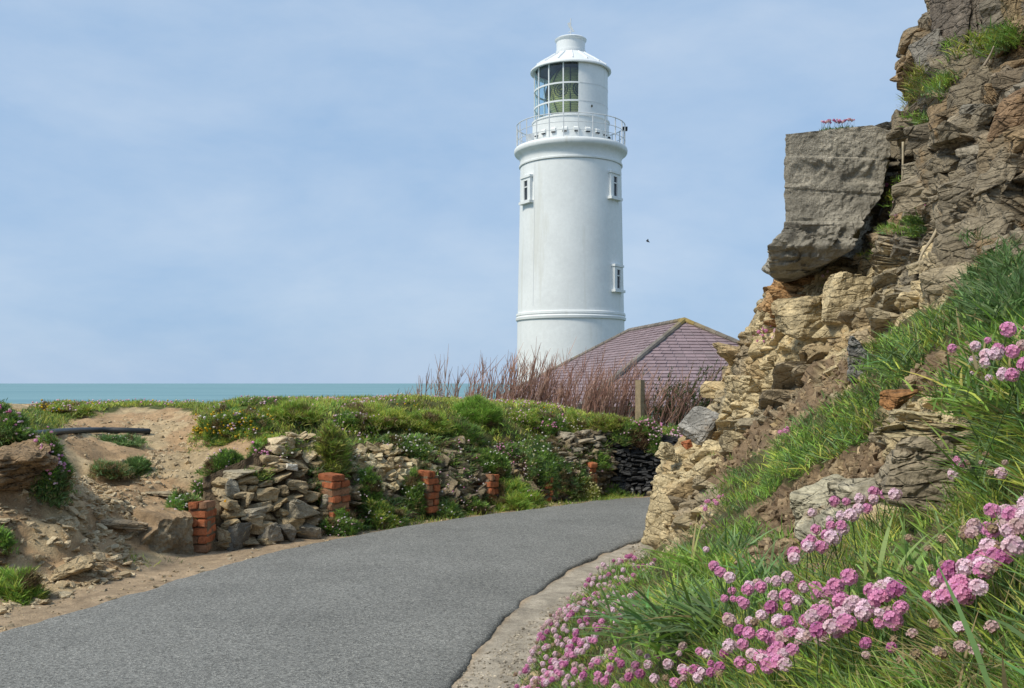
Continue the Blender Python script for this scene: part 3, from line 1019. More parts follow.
# gallery railing
RR = LR(54.0)
zg0, zg1 = LZ(136.8), LZ(137) + 1.32
mb = MB()
for z, r in ((zg1, .030), (zg0 + (zg1 - zg0) * .62, .02), (zg0 + (zg1 - zg0) * .28, .02)):
    a = np.linspace(0, 2 * math.pi, 73)
    v, f = tube(np.stack([LX + RR * np.cos(a), LD + RR * np.sin(a), 0 * a + z], -1), r, 5, False)
    mb.add(v, f)
rail = obj('railing', mb, M['rail'], LB)
for k in range(24):
    a = 2 * math.pi * (k + .3) / 24
    v, f = tube([(LX + RR * math.cos(a), LD + RR * math.sin(a), zg0 - .02), (LX + RR * math.cos(a), LD + RR * math.sin(a), zg1 + .04)], .034, 5)
    obj('post', MB().add(v, f), M['rail'], rail)
a = ang(R(86))
v, f = box((LX + RR * math.cos(a), LD + RR * math.sin(a), LZ(120)), (.28, .25, .22))
obj('fog_detector', MB().add(v, f), M['dark'], LB)
a = ang(R(-62))
mb = MB(); v, f = box((LX + (RR - .5) * math.cos(a), LD + (RR - .5) * math.sin(a), LZ(133)), (.4, .4, .5)); mb.add(v, f)
obj('equipment_box', mb, M['rail'], LB)
# three windows with moulded surrounds and sills
def lwin(px, py0, py1, w):
    rr_ = LR(50.4 + 2.6 * max(0, ((py0 + py1) / 2 - 158) / 150.0) ** 1.15)
    th = math.asin((px - 570.7) * LD / F / rr_ * .985)
    a = ang(th)
    z0, z1 = LZ(py1), LZ(py0)
    c = np.array([LX + math.cos(a) * rr_, LD + math.sin(a) * rr_, (z0 + z1) / 2])
    Mr = rot(0, 0, a + math.pi / 2)
    h = z1 - z0
    def part(name, boxes, m, parent):
        mb = MB()
        for cc, ss in boxes:
            v, f = box(cc, ss)
            mb.add(v @ Mr.T + c, f, W3)
        return obj(name, mb, m, parent)
    w_ = part('window', [((-w / 2 + .14, -.04, 0), (.26, .18, h)), ((w / 2 - .14, -.04, 0), (.26, .18, h)), ((0, -.043, h / 2 - .08), (w - .53, .175, .16)), ((0, -.05, h / 2 + .07), (w + .10, .27, .13))], M['white'], LB)
    part('sill', [((0, -.07, -h / 2 - .06), (w + .22, .34, .15))], M['white'], w_)
    part('frame', [((-w / 2 + .30, -.06, -.04), (.07, .12, h - .2)), ((w / 2 - .30, -.06, -.04), (.07, .12, h - .2)), ((0, -.062, .16), (w - .67, .1, .07)), ((0, -.061, -h / 2 + .06), (w - .67, .1, .07))], M['frame'], w_)
    part('pane', [((0, -.03, -.03), (w - .56, .05, h - .2))], M['winglass'], w_)
lwin(611.2, 170, 194, 1.0)
lwin(614.4, 264.5, 288, 1.0)
lwin(526.4, 173, 197, 1.0)
# lightning conductor
th = math.asin((533.3 - 570.7) / 51.5)
a = ang(th)
pts = [(LX + math.cos(a) * (LR(50.4 + 2.6 * max(0, (py - 158) / 150.0) ** 1.15) + .004), LD + math.sin(a) * (LR(50.4 + 2.6 * max(0, (py - 158) / 150.0) ** 1.15) + .004), LZ(py)) for py in range(160, 309, 8)]
v, f = tube(pts, .017, 5)
obj('lightning_conductor', MB().add(v, f), M['whitemetal'], LB)

# ------------------------------------------------------------------ keeper's cottage: hipped slate roof
M['slate'] = vcol_mat('roof_slate', .6, .18, 3, ((8, .25, .01), (40, .3, .004)), spec=.4, stain=(1.7, .62, (.25, .22, .20), .5))
M['ridge'] = vcol_mat('ridge_tile', .85, .25, 5, ((20, .4, .01),), stain=(1.3, .64, (.32, .25, .10), .5))
A = np.array([6.2, 36.0]); B = np.array([5.07, 43.0])
u = (B - A) / np.linalg.norm(B - A)
lf_ = np.array([-u[1], u[0]])
if lf_[0] > 0: lf_ = -lf_
hw, zr, ze = 5.0, EYE + .062 * 36, .86
HC = thing('cottage', 'low cottage with purple grey hipped slate roof below the white lighthouse', 'cottage', (*((A + B) / 2), -1.9))
Fl, Fr, Bl, Br = A - u * hw + lf_ * hw, A - u * hw - lf_ * hw, B + u * hw + lf_ * hw, B + u * hw - lf_ * hw
ins = .35
def hwall(name, p, q):
    mb = MB()
    p, q = np.array(p), np.array(q)
    d = (q - p) / np.linalg.norm(q - p)
    ang_ = math.atan2(d[1], d[0])
    v, f = box((*((p + q) / 2), (-2.0 + ze - .02) / 2), (np.linalg.norm(q - p), .28, ze - .02 + 2.0), rot(0, 0, ang_))
    mb.add(v, f, (.7, .68, .62))
    return obj(name, mb, M['white'], HC)
cen = (A + B) / 2
sh = lambda p: cen + (p - cen) * .93
hwall('front_wall', sh(Fl), sh(Fr))
hwall('back_wall', sh(Bl), sh(Br))
hwall('side_wall', sh(Fl) + (sh(Bl) - sh(Fl)) * .02, sh(Bl) - (sh(Bl) - sh(Fl)) * .02)
hwall('side_wall', sh(Fr) + (sh(Br) - sh(Fr)) * .02, sh(Br) - (sh(Br) - sh(Fr)) * .02)
# windows in the two walls that face the lane
def hwin(p, q, t, w=1.1, h=1.2):
    p, q = sh(p), sh(q)
    c = p + (q - p) * t
    d = (q - p) / np.linalg.norm(q - p)
    nrm = np.array([d[1], -d[0]])
    if nrm @ (c - cen) < 0: nrm = -nrm
    ang_ = math.atan2(d[1], d[0])
    c3 = np.array([*(c + nrm * .13), -.5])
    w_ = obj('window', MB().add(*box(c3, (w, .08, h), rot(0, 0, ang_))), M['frame'], HC)
    for s in (-1, 1):
        obj('pane', MB().add(*box(c3 + np.array([*(nrm * .03), 0]) + np.array([*d, 0]) * s * w * .24, (w * .4, .05, h * .85), rot(0, 0, ang_))), M['winglass'], w_)
for t in (.25, .7): hwin(Fl, Fr, t)
for t in (.2, .5, .8): hwin(Fl, Bl, t)
def roof_face(e0, e1, t0, t1):
    """courses of lapped slates between an eave e0-e1 and a top edge t0-t1"""
    mb = MB()
    e0, e1, t0, t1 = [np.array([*p, z]) for p, z in ((e0, ze), (e1, ze), (t0, zr), (t1, zr))]
    up = (t0 + t1) / 2 - (e0 + e1) / 2
    along = norm(e1 - e0)
    upd = norm(up - along * (up @ along))
    slope = up @ upd
    nrm = np.cross(along, upd)
    if nrm[2] < 0: nrm = -nrm
    nrow = 26
    for k in range(nrow):
        a, b2 = k / nrow, (k + 1) / nrow
        l0, r0 = e0 + (t0 - e0) * a, e1 + (t1 - e1) * a
        l1, r1 = e0 + (t0 - e0) * b2, e1 + (t1 - e1) * b2
        ln = np.linalg.norm(r0 - l0)
        n = max(1, int(ln / .36))
        cuts = np.clip((np.arange(n + 1) + (.5 if k % 2 else 0)) / n, 0, 1)
        for c0, c1 in zip(cuts[:-1], cuts[1:]):
            if c1 - c0 < 1e-3: continue
            g = .012 / ln
            lift = .030 + rs.uniform(-.006, .008)
            p0 = l0 + (r0 - l0) * (c0 + g) + nrm * lift
            p1 = l0 + (r0 - l0) * (c1 - g) + nrm * (lift + rs.uniform(-.004, .004))
            p2 = l1 + (r1 - l1) * (c1 - g) + nrm * .004
            p3 = l1 + (r1 - l1) * (c0 + g) + nrm * .004
            q0, q1 = p0 - nrm * .03, p1 - nrm * .03
            cc = np.array([.27, .195, .20]) * (1 + rs.normal(0, .07))
            mb.add([p0, p1, p2, p3, q0, q1], [[0, 1, 2, 3], [4, 5, 1, 0]], cc)
    mb.add([e0, e1, t1, t0] if np.linalg.norm(t0 - t1) > .01 else [e0, e1, t0], [[0, 1, 2, 3]] if np.linalg.norm(t0 - t1) > .01 else [[0, 1, 2]], (.26, .21, .225))
    return mb
RFo = obj('roof', roof_face(Fl, Fr, A, A), M['slate'], HC)
obj('roof_slope', roof_face(Bl, Fl, B, A), M['slate'], HC)
obj('roof_slope', roof_face(Fr, Br, A, B), M['slate'], HC)
obj('roof_slope', roof_face(Br, Bl, B, B), M['slate'], HC)
def ridge(p, q):
    mb = MB()
    p, q = np.array(p), np.array(q)
    n = int(np.linalg.norm(q - p) / .45)
    for k in range(n):
        a = p + (q - p) * (k / n)
        b2 = p + (q - p) * ((k + .97) / n)
        v, f = tube([a, b2], [.105, .098], 8)
        apex = math.exp(-np.linalg.norm(a - np.array([*A, zr])) / .5)
        mb.add(v, f, np.array([.20, .175, .15]) * (1 + rs.normal(0, .12)) * (1 - apex) + np.array([.36, .265, .09]) * apex * .8)
    return mb
for p, q in ((A, B), (A, Fl), (A, Fr), (B, Bl), (B, Br)):
    obj('ridge_tiles', ridge((*p, zr + .03), (*q, (zr if q is B else ze) + .03)), M['ridge'], RFo)

# ------------------------------------------------------------------ the old wall on the left of the lane
WB = np.array([(205, 552, 480, .42), (235, 548, 468, .5), (262, 544, 452, .6), (285, 541, 438, .75), (312, 536, 440, .8), (335, 533, 448, .75), (370, 527, 446, .85), (400, 522, 444, .9), (430, 518, 446, .8), (460, 514, 440, .8),
               (490, 509, 450, .7), (520, 505.5, 448, .65), (545, 502.5, 444, .6), (570, 500, 436, .5), (592, 497, 428, .42), (604, 495, 424, .34)], float)
DW = np.array([(602, 494.5, 428, .2), (620, 494.5, 431, .2), (640, 494.8, 430, .2), (656, 495.2, 436, .2), (680, 496, 440, .2), (730, 498, 442, .2)], float)
def wall_pt(tab, px, t):
    px, t = np.asarray(px, float), np.asarray(t, float)
    yb, yt, sb = [np.interp(px, tab[:, 0], tab[:, k]) for k in (1, 2, 3)]
    db = EYE * F / (yb - HY)
    b_ = P(px, yb, db)
    t_ = P(px, yt, db + sb)
    tt = t[..., None]
    bulge = np.sin(np.clip(tt, 0, 1) * math.pi) * .06
    nrm = wall_n(tab, px)
    return b_ * (1 - tt) + t_ * tt + nrm * bulge
def wall_n(tab, px):
    e = 3.0
    def bb(q):
        yb = np.interp(q, tab[:, 0], tab[:, 1])
        return P(q, yb, EYE * F / (yb - HY))
    d = norm(bb(px + e) - bb(px - e))
    n = np.stack([d[..., 1], -d[..., 0], 0 * d[..., 0]], -1)
    return n
def wall_back(tab, x0, x1, col_, name, m, parent, amp=.06, seed=0):
    px = np.linspace(x0, x1, int((x1 - x0) / 1.6))
    t = np.linspace(-.05, 1.04, 44)
    X, T = np.meshgrid(px, t)
    p = wall_pt(tab, X, T)
    n = wall_n(tab, X)
    d = fbm(p * 4, 300 + seed, 4) * amp
    p = p + n * (d - .03)[..., None]
    mb = MB()
    mb.add(p, grid_faces(len(t), len(px)), np.clip(np.asarray(col_) * (1 + .3 * fbm(p * 5, 310 + seed, 3)[..., None]), .01, 1).reshape(-1, 3))
    return obj(name, mb, m, parent)

px0 = wall_pt(WB, 400.0, 0.0)
WL = thing('dry_stone_wall', 'long ruined dry stone wall overgrown with grass and cushions beside the lane', 'stone wall', px0)
wall_back(WB, 203, 606, (.12, .085, .05), 'earth_core', M['soil'], WL, .07, 1)
def wframe(tab, px):
    n = wall_n(tab, np.array(px))
    up = np.array([0, 0, 1.0])
    x = np.cross(up, n)
    return np.stack([x, -n, up], 1)
def lay(mb, tab, x0, x1, t0, t1, w, h, c0, c1, seed, tilt=.1, gap=1.0, proud=.02, depth=.22, skip=0.0, taper=False):
    """rough courses of stones; w, h in metres"""
    t = t0
    while t < t1:
        px = x0 + rs.uniform(0, 6)
        rowh = h * rs.uniform(.7, 1.35)
        wh = None
        while px < x1:
            yb, yt = np.interp(px, tab[:, 0], tab[:, 1]), np.interp(px, tab[:, 0], tab[:, 2])
            d = EYE * F / (yb - HY)
            H = max(.2, (yb - yt) * d / F)
            ww = w * rs.uniform(.55, 1.5)
            dpx = ww * F / d * .8
            if rs.random() > skip:
                hh = rowh * rs.uniform(.75, 1.2)
                p = wall_pt(tab, px + dpx / 2, t + hh / H / 2 + rs.normal(0, .012))
                n = wall_n(tab, np.array(px))
                p = p + n * (proud + rs.normal(0, .02))
                Mx = wframe(tab, px) @ rot(rs.normal(0, tilt), rs.normal(0, tilt), rs.normal(0, tilt * 1.5))
                cc = np.asarray(c0) * (1 - (q := rs.random())) + np.asarray(c1) * q
                stone(mb, p, (ww * gap, depth * rs.uniform(.8, 1.3), hh * gap), Mx, cc)
            px += dpx
            Hn = H
        t += rowh / Hn * .93
mb = MB()
BUFF, PALE, GREYS, DARKS, SLAT = (.36, .27, .15), (.52, .42, .27), (.29, .23, .145), (.15, .115, .075), (.23, .19, .13)
lay(mb, WB, 212, 332, 0.0, .86, .20, .115, GREYS, BUFF, 1, .10, 1.06)
lay(mb, WB, 262, 330, .70, 1.02, .15, .10, BUFF, PALE, 2, .2, 1.05)
lay(mb, WB, 340, 424, .05, .5, .17, .10, DARKS, GREYS, 3, .25, 1.05, skip=.25)
lay(mb, WB, 340, 424, .42, .95, .13, .085, BUFF, (.52, .44, .27), 4, .55, 1.15, .05, skip=.08)
lay(mb, WB, 345, 420, .5, .85, .10, .06, BUFF, (.55, .47, .30), 41, .7, 1.1, .10, skip=.3)
lay(mb, WB, 436, 604, 0.0, .98, .13, .05, DARKS, SLAT, 5, .35, 1.1, .03)
lay(mb, WB, 430, 600, .05, .9, .055, .15, SLAT, GREYS, 6, .45, 1.0, .06, skip=.45)
lay(mb, WB, 545, 604, .35, 1.0, .20, .11, GREYS, (.34, .31, .25), 7, .15, 1.05, .05, skip=.35)
lay(mb, WB, 450, 540, .3, .95, .12, .08, GREYS, BUFF, 8, .5, 1.05, .06, skip=.6)
obj('facing_stones', mb, M['stone'], WL)
# larger stones one can pick out in the near end of the wall
for px, t, s, c, sd in ((292, .30, (.46, .26, .24), (.27, .235, .17), 3), (263, .12, (.24, .22, .24), (.24, .21, .16), 5), (300, .06, (.26, .22, .19), (.22, .19, .14), 9), (246, .40, (.27, .2, .12), (.30, .26, .19), 11), (226, .78, (.2, .16, .22), (.27, .24, .18), 7),
                        (278, .10, (.22, .2, .2), (.17, .15, .115), 2), (233, .16, (.30, .14, .34), (.12, .11, .09), 8), (318, .35, (.2, .2, .24), (.3, .26, .19), 4), (282, .72, (.16, .15, .10), (.62, .57, .47), 6), (236, .92, (.36, .3, .09), (.33, .28, .19), 12), (395, .62, (.24, .2, .12), (.52, .45, .29), 1), (368, .70, (.28, .2, .14), (.42, .35, .21), 10)):
    n = wall_n(WB, np.array(float(px)))
    p = wall_pt(WB, float(px), t) + n * .09
    obj('large_stone', big_rock(sd, p, s, wframe(WB, float(px)) @ rot(rs.normal(0, .12), rs.normal(0, .12), rs.normal(0, .2)), c, 2, .05), M['stone'], WL)
mb = MB()
n = wall_n(WB, np.array(217.0))
p = wall_pt(WB, 219.0, .62) + n * .12
v, f = HULL[3]
mb.add((v * np.array([.10, .05, .13]) / 2 * 1.0) @ wframe(WB, 219.0).T + p, f, (.55, .27, .02))
obj('lichen_patch', mb, M['stone'], WL)

SW = thing('slate_wall', 'dark upright slate wall closing the bend of the lane, draped with thrift', 'slate wall', wall_pt(DW, 640.0, 0.0))
wall_back(DW, 602, 730, (.03, .03, .03), 'wall_core', M['stone'], SW, .03, 2)
mb = MB()
lay(mb, DW, 602, 728, 0.0, 1.0, .13, .055, (.035, .036, .038), (.085, .085, .085), 9, .12, 1.08, .02, .16)
lay(mb, DW, 606, 728, 0.02, .14, .14, .13, (.06, .06, .06), (.2, .2, .19), 10, .25, .9, .05, .16, skip=.25)
obj('facing_stones', mb, M['stone'], SW)

# brick piers built into the wall, one object each
def brick_pier(x0, x1, yb, yt, z0, label, step=0.0, half=False):
    d0 = np.interp((x0 + x1) / 2, WB[:, 0], WB[:, 1])
    d0 = EYE * F / (d0 - HY)
    c = (x0 + x1) / 2
    n = wall_n(WB, np.array(c))
    zb, zt = EYE + (HY - yb) * d0 / F, EYE + (HY - yt) * d0 / F
    w = (x1 - x0) * d0 / F
    t = thing('brick_pier', label, 'brick pier', P(c, yb, d0), 'brick piers set into the old wall')
    mb = MB()
    Mx = wframe(WB, c) @ rot(rs.normal(0, .03), rs.normal(0, .035), rs.normal(0, .08))
    ncr = max(3, int(round((zt - zb) / .078)))
    hh = (zt - zb) / ncr
    base = P(c, yb, d0)
    for k in range(ncr):
        ww = w * (1 - step * (k > ncr - 2)) 
        off = -(w - ww) / 2 * 1.0
        nb_ = 1 if (k % 2 == 0 and w < .26) else 2
        for j in range(nb_):
            bw = ww / nb_ - .008
            px_ = off - ww / 2 + ww * (j + .5) / nb_
            v, f = box((px_, .02 + rs.normal(0, .012) - .06, (k + .5) * hh), (bw, .26, hh - .009), rot(rs.normal(0, .02), rs.normal(0, .025), rs.normal(0, .04)))
            bm_c = np.array([.40, .135, .06]) * (1 + rs.normal(0, .16))
            if rs.random() < .2: bm_c = np.array([.30, .16, .09])
            bmh = bmesh.new()
            vv = [bmh.verts.new(q) for q in v]
            for q in f: bmh.faces.new([vv[i] for i in q])
            bmesh.ops.bevel(bmh, geom=list(bmh.edges), offset=.008, segments=2, affect='EDGES')
            bmesh.ops.subdivide_edges(bmh, edges=[e for e in bmh.edges if e.calc_length() > .05], cuts=2, use_grid_fill=True)
            bmh.verts.index_update()
            q = np.array([e.co[:] for e in bmh.verts])
            q = q + .008 * np.stack([vnoise((q + k) * 22, 5), vnoise((q + k) * 22, 6), vnoise((q + k) * 22, 7)], -1)
            mb.add(q @ Mx.T + base - n * .075, [[e.index for e in g.verts] for g in bmh.faces], bm_c)
            bmh.free()
    v, f = box((0, .02 - .05, (zt - zb) / 2 - .03), (w * .92, .215, zt - zb - .06))
    mb.add(v @ Mx.T + base - n * .075, f, (.20, .155, .10))
    obj('brickwork', mb, M['brick'], t)
brick_pier(192, 211, 551, 501, 0, 'brown red brick pier at the near end of the wall, beside the concrete slab')
brick_pier(328, 350, 523, 473, 0, 'bright orange red brick pier, widest of the row, half way up the near wall', .28)
brick_pier(421, 436, 512, 470, 0, 'narrow red brick pier with one brick jutting out at its top, among slates', .35)
brick_pier(482, 496, 501, 474, 0, 'short red brick stub above the big grass tuft at the foot of the wall')
brick_pier(540, 549, 502, 477, 0, 'dull thin brown brick pier under the white flowered cushion')
brick_pier(584, 594, 488, 461, 0, 'small orange brick pier nearest to the dark slate wall')

# broken concrete slab at the near end of the wall
def slab(label, px, yb, yt, d0, d1):
    pass
k0, k1 = np.array([-2.98, 9.30]), np.array([-3.46, 8.86])
t = thing('concrete_slab', 'broken grey concrete retaining slab crumbling into the dirt path beside a brick pier', 'concrete slab', (*k0, 0))
ns, nt_ = 60, 26
S, T = np.meshgrid(np.linspace(0, 1, ns), np.linspace(0, 1, nt_))
hgt = .37 * (1 - sstep(.35, 1.0, S) * .72) + .02 * fbm(np.stack([S * 9, S * 0, S * 0], -1), 400, 4)
base2 = k0[None, None] * (1 - S[..., None]) + k1[None, None] * S[..., None]
outn = np.array([.68, -.73])
front = np.concatenate([base2 + outn * .02, (T * hgt)[..., None] - .02], -1)
topd = np.linspace(0, 1, 10)
rowsT = []
for q in topd[1:]:
    rowsT.append(np.concatenate([base2[-1] - outn * (.55 * q), (hgt[-1] + .05 * q)[:, None]], -1))
allr = np.concatenate([front, np.array(rowsT)], 0)
dn = fbm(allr * 5, 402, 4) * .045 + fbm(allr * 22, 403, 3) * .016 + sstep(.35, .75, np.broadcast_to(np.linspace(0, 1, ns), allr.shape[:2])) * fbm(allr * 9, 404, 3) * .06
allr[..., :2] += outn * dn[..., None]
allr[..., 2] += dn * .3
mb = MB()
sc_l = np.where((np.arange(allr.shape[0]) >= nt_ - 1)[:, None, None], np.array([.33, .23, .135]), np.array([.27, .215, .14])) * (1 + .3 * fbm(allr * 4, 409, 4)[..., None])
mb.add(allr, grid_faces(*allr.shape[:2]), np.clip(sc_l, .02, .8).reshape(-1, 3))
obj('slab_face', mb, M['concrete'], t, False)

# black hose across the path
pts = resample(np.array([hit(x, y) + np.array([0, 0, .035]) for x, y in ((28, 439), (52, 436.5), (75, 434), (100, 433.2), (125, 434), (150, 435))]), 30)
v, f = tube(pts, .034, 8)
o = obj('black_pipe', MB().add(v, f), plain('black_plastic', (.03, .035, .04), .45), None, True, loc=pts[15])
tag(o, 'black plastic pipe lying across the top of the dirt path', 'pipe')

# ------------------------------------------------------------------ loose rubble on the dirt slope and verge (uncountable)
mb = MB()
def rubble(poly, n, smin, smax, c0, c1, bbox):
    x = rs.uniform(bbox[0], bbox[1], n * 30)
    y = rs.uniform(bbox[2], bbox[3], n * 30)
    z = gz_at(x, y)
    qx, qy = proj(np.stack([x, y, z], -1))
    k = np.where(inpoly(qx, qy, poly))[0][:n]
    for i in k:
        s = smin + (smax - smin) * rs.random() ** 3
        c = np.asarray(c0) * (1 - (q := rs.random())) + np.asarray(c1) * q
        stone(mb, (x[i], y[i], z[i] + s * .05), (s, s * rs.uniform(.5, 1), s * rs.uniform(.25, .6)), rot(rs.normal(0, .35), rs.normal(0, .35), rs.uniform(0, 6)), c)
D0, D1 = (.36, .27, .16), (.52, .42, .27)
rubble([(0, 500), (60, 470), (130, 500), (160, 520), (130, 545), (150, 570), (60, 600), (0, 615)], 1300, .012, .13, D0, D1, (-5.2, -2.5, 6.3, 10.5))
rubble([(-300, 500), (0, 490), (0, 620), (-300, 760)], 900, .02, .2, D0, D1, (-7, -3.2, 4.5, 10.5))
rubble([(60, 480), (190, 440), (195, 520), (120, 540)], 900, .015, .09, D0, D1, (-6, -2.5, 8.5, 12.5))
rubble([(0, 605), (150, 572), (340, 528), (640, 493), (640, 500), (300, 550), (200, 580), (0, 640)], 700, .008, .07, D0, (.40, .33, .23), (-4.2, 2.2, 5.8, 14.3))
rubble([(60, 425), (200, 408), (200, 440), (60, 450)], 420, .015, .07, D0, D1, (-7, -2.5, 10, 15))
rubble([(440, 688), (640, 540), (645, 552), (600, 590), (520, 688)], 2600, .005, .03, (.24, .20, .15), (.52, .45, .34), (-.6, 1.5, 4.9, 10))
rubble([(0, 634), (100, 605), (200, 574), (290, 547), (400, 528), (640, 496), (640, 502), (400, 534), (290, 556), (200, 586), (100, 620), (0, 652)], 500, .005, .022, D0, D1, (-3.6, 2.2, 5.8, 14.2))
rubble([(20, 440), (200, 408), (200, 540), (100, 540), (60, 500)], 900, .008, .045, (.36, .27, .16), D1, (-7, -2.5, 8.5, 15))
for zp, n_ in ((Z_SOIL[0], 900), (Z_SOIL[1], 800), (Z_SOIL[2], 200), (Z_SOIL[3], 320), (Z_SOIL[4], 220)):
    zp = np.array(zp, float)
    q = rs.uniform(zp.min(0), zp.max(0), (n_ * 3, 2))
    q = q[inpoly(q[:, 0], q[:, 1], zp)][:n_]
    pp, nn = cl(q[:, 0], q[:, 1])
    for a in pp:
        s = .012 + .075 * rs.random() ** 3.5
        k = rs.random()
        stone(mb, a, (s, s * rs.uniform(.6, 1), s * rs.uniform(.35, .8)), rot(*rs.uniform(0, 6, 3)), np.array([.165, .11, .065]) * (1 - k) + np.array([.36, .27, .16]) * k)
tag(obj('rubble', mb, M['stone']), kind='stuff')

# rock outcrop on the left verge and named rocks
def rock(name, label, c, s, e, colr, seed, cuts=3, rough=.06, group=None, m='rock', bed=(5, 5, 14), cat='rock'):
    o = obj(name, big_rock(seed, c, s, rot(*e), colr, cuts, rough, bed), M[m], None, False, loc=c)
    return tag(o, label, cat, group)
def hz(px, py, dz=0): 
    q = hit(px, py); q[2] += dz; return q
rock('rock_outcrop', 'brown ledge of split rock jutting over the dirt path, under pink thrift', hz(16, 478, .05), (.85, .9, .5), (.1, -.15, .4), (.24, .165, .095), 4, 4, .09)
rock('rock_outcrop', 'lower dark ledge of crumbling rock above a grass tuft on the verge', hz(-14, 545, .0), (.55, .7, .32), (.1, .1, .2), (.27, .19, .11), 7, 4, .09)
rock('rock', 'tan overhanging slab at the nose of the left ledge', hz(44, 478, .15), (.34, .4, .2), (.2, .35, .3), (.40, .28, .13), 9, 3, .07)
rock('rock', 'flat stone step lying in the middle of the dirt path', hz(160, 497, .02), (.42, .16, .06), (0, .03, .1), (.42, .34, .22), 2, 3, .05)
rock('rock', 'broken flat ledge stone at the foot of the dirt path', hz(118, 527, .02), (.55, .35, .10), (.05, .1, .5), (.32, .24, .15), 6, 3, .06)
rock('rock', 'pointed tan slab leaning on the verge below the rubble', hz(72, 582, .04), (.42, .34, .22), (.2, -.25, .3), (.38, .29, .17), 10, 3, .06)

# named rocks in and on the cliff
def crock(name, label, px, py, d, s, e, colr, seed, cuts=3, rough=.06, bed=(5, 5, 14), m='rock', cat='rock'):
    return rock(name, label, P(px, py, d), s, e, colr, seed, cuts, rough, None, m, bed, cat)
crock('rock_block', 'square grey brown rock block capped with thin yellow flakes, beside the pink flowers', 917, 474, 2.72, (.25, .24, .26), (.04, .05, -.25), (.27, .225, .155), 5, 4, .04, (3, 3, 12))
for i, (px, py, w, lab) in enumerate(((905, 434, .22, 'yellow flake of stone on the left of the block top'), (940, 424, .24, 'yellow flake of stone on the right of the block top'), (918, 416, .22, 'yellow flake of stone at the back of the block top'), (958, 440, .14, 'small yellow flake on the outer corner of the block'), (890, 430, .12, 'small pale flake over the left corner of the block'))):
    crock('stone_flake', lab, px, py, 2.70, (w * .8, w * .65, .03), (.12, .06 * (i - 2), i * .7), (.46, .38, .22), i + 2, 2, .05, cat='stone flake')
crock('stone_flake', 'rust brown pointed stone slab standing behind the square block', 899, 396, 2.95, (.12, .09, .06), (.5, -.3, .2), (.30, .15, .06), 8, 3, .03, cat='stone flake')
crock('rock', 'pale wedge of stone beside the brown soil below the square block', 838, 508, 3.75, (.30, .3, .17), (.1, -.35, .5), (.40, .36, .25), 12, 3, .05)
crock('rock', 'pale low stone just above the middle thrift cluster', 818, 526, 3.6, (.16, .2, .14), (.1, -.2, .2), (.44, .40, .29), 13, 3, .05)
crock('rock', 'grey stone ledge between the soil and the square block', 862, 490, 3.45, (.2, .24, .12), (.1, -.25, .2), (.36, .32, .23), 14, 3, .05)
crock('rock_block', 'grey rock wall face half buried in grass above the brown soil', 868, 358, 5.6, (.24, .3, .30), (.05, .1, -.5), (.22, .21, .19), 3, 4, .05)
crock('rock_slab', 'smooth grey slab leaning up on the outcrop near the lane', 700, 424, 9.8, (.42, .5, .20), (.5, -.85, .2), (.27, .255, .225), 11, 4, .03, (2, 2, 4))
crock('rock', 'pale square rock at the outer corner of the outcrop', 668, 452, 9.5, (.22, .26, .2), (.05, .1, .2), (.50, .41, .24), 15, 3, .05)
crock('brick_fragment', 'broken orange brick lying on the outcrop next to the pale corner rock', 688, 444, 9.35, (.12, .1, .07), (.3, -.4, .3), (.45, .16, .07), 16, 2, .02, cat='brick')
for px, py, d, s, e, sd, lab in ((678, 506, 9.1, (.50, .5, .66), (.1, .05, .2), 14, 'tall pale yellow rock face at the road side nose of the outcrop'), (706, 474, 8.9, (.50, .5, .40), (.15, -.2, .4), 5, 'pale yellow bedded rock in the middle of the outcrop, above the nose'), (690, 540, 8.6, (.40, .4, .26), (.1, .1, .1), 9, 'low pale yellow rock at the foot of the outcrop'),
                                 (756, 384, 8.9, (.55, .5, .42), (.2, -.3, .3), 3, 'cracked buff rock face half way up the outcrop'), (812, 318, 8.3, (.62, .5, .40), (.1, -.15, .2), 16, 'wide buff bedded rock under the concrete remnant'), (846, 300, 7.7, (.42, .4, .5), (.05, .1, -.2), 1, 'upright buff rock beside the wide bedded one')):
    crock('outcrop_rock', lab, px, py, d, s, e, (.48, .385, .225), sd, 4, .045, (3, 3, 9))
crock('boulder', 'big rounded grey boulder at the skyline below the topmost rock columns', 931, 72, 7.15, (.33, .5, .52), (.05, .12, .3), (.22, .20, .165), 6, 4, .05, (3, 3, 3), cat='boulder')
crock('boulder', 'brown boulder wedged beside the skyline boulder', 949, 88, 7.0, (.24, .4, .38), (.1, .3, .1), (.24, .18, .125), 1, 4, .05, (3, 3, 3), cat='boulder')
crock('rock_column', 'tall dark vertical rock column at the top of the cliff', 956, 18, 6.9, (.15, .5, .80), (.05, -.06, .2), (.15, .125, .1), 12, 4, .06, (9, 9, 3), cat='rock column')
crock('rock_column', 'second vertical rock column at the cliff top, split by a black crack', 977, 15, 6.7, (.12, .5, .78), (.02, -.05, -.1), (.20, .165, .125), 17, 4, .06, (9, 9, 3), cat='rock column')
crock('rock_column', 'wide yellowish rock column at the cliff top, right of the black crack', 1002, 8, 6.4, (.20, .5, .60), (.02, .08, -.2), (.28, .21, .12), 2, 4, .06, (9, 9, 3), cat='rock column')
crock('rock_block', 'large grey cube of rock jutting from the upper cliff below the grass', 972, 124, 5.95, (.27, .36, .28), (.1, .12, -.4), (.21, .19, .15), 4, 4, .05, (3, 3, 7))
crock('rock_block', 'reddish brown rock block at the right edge of the upper cliff', 1010, 112, 5.3, (.16, .3, .34), (.05, .12, .3), (.22, .145, .085), 0, 4, .05, (3, 3, 5))
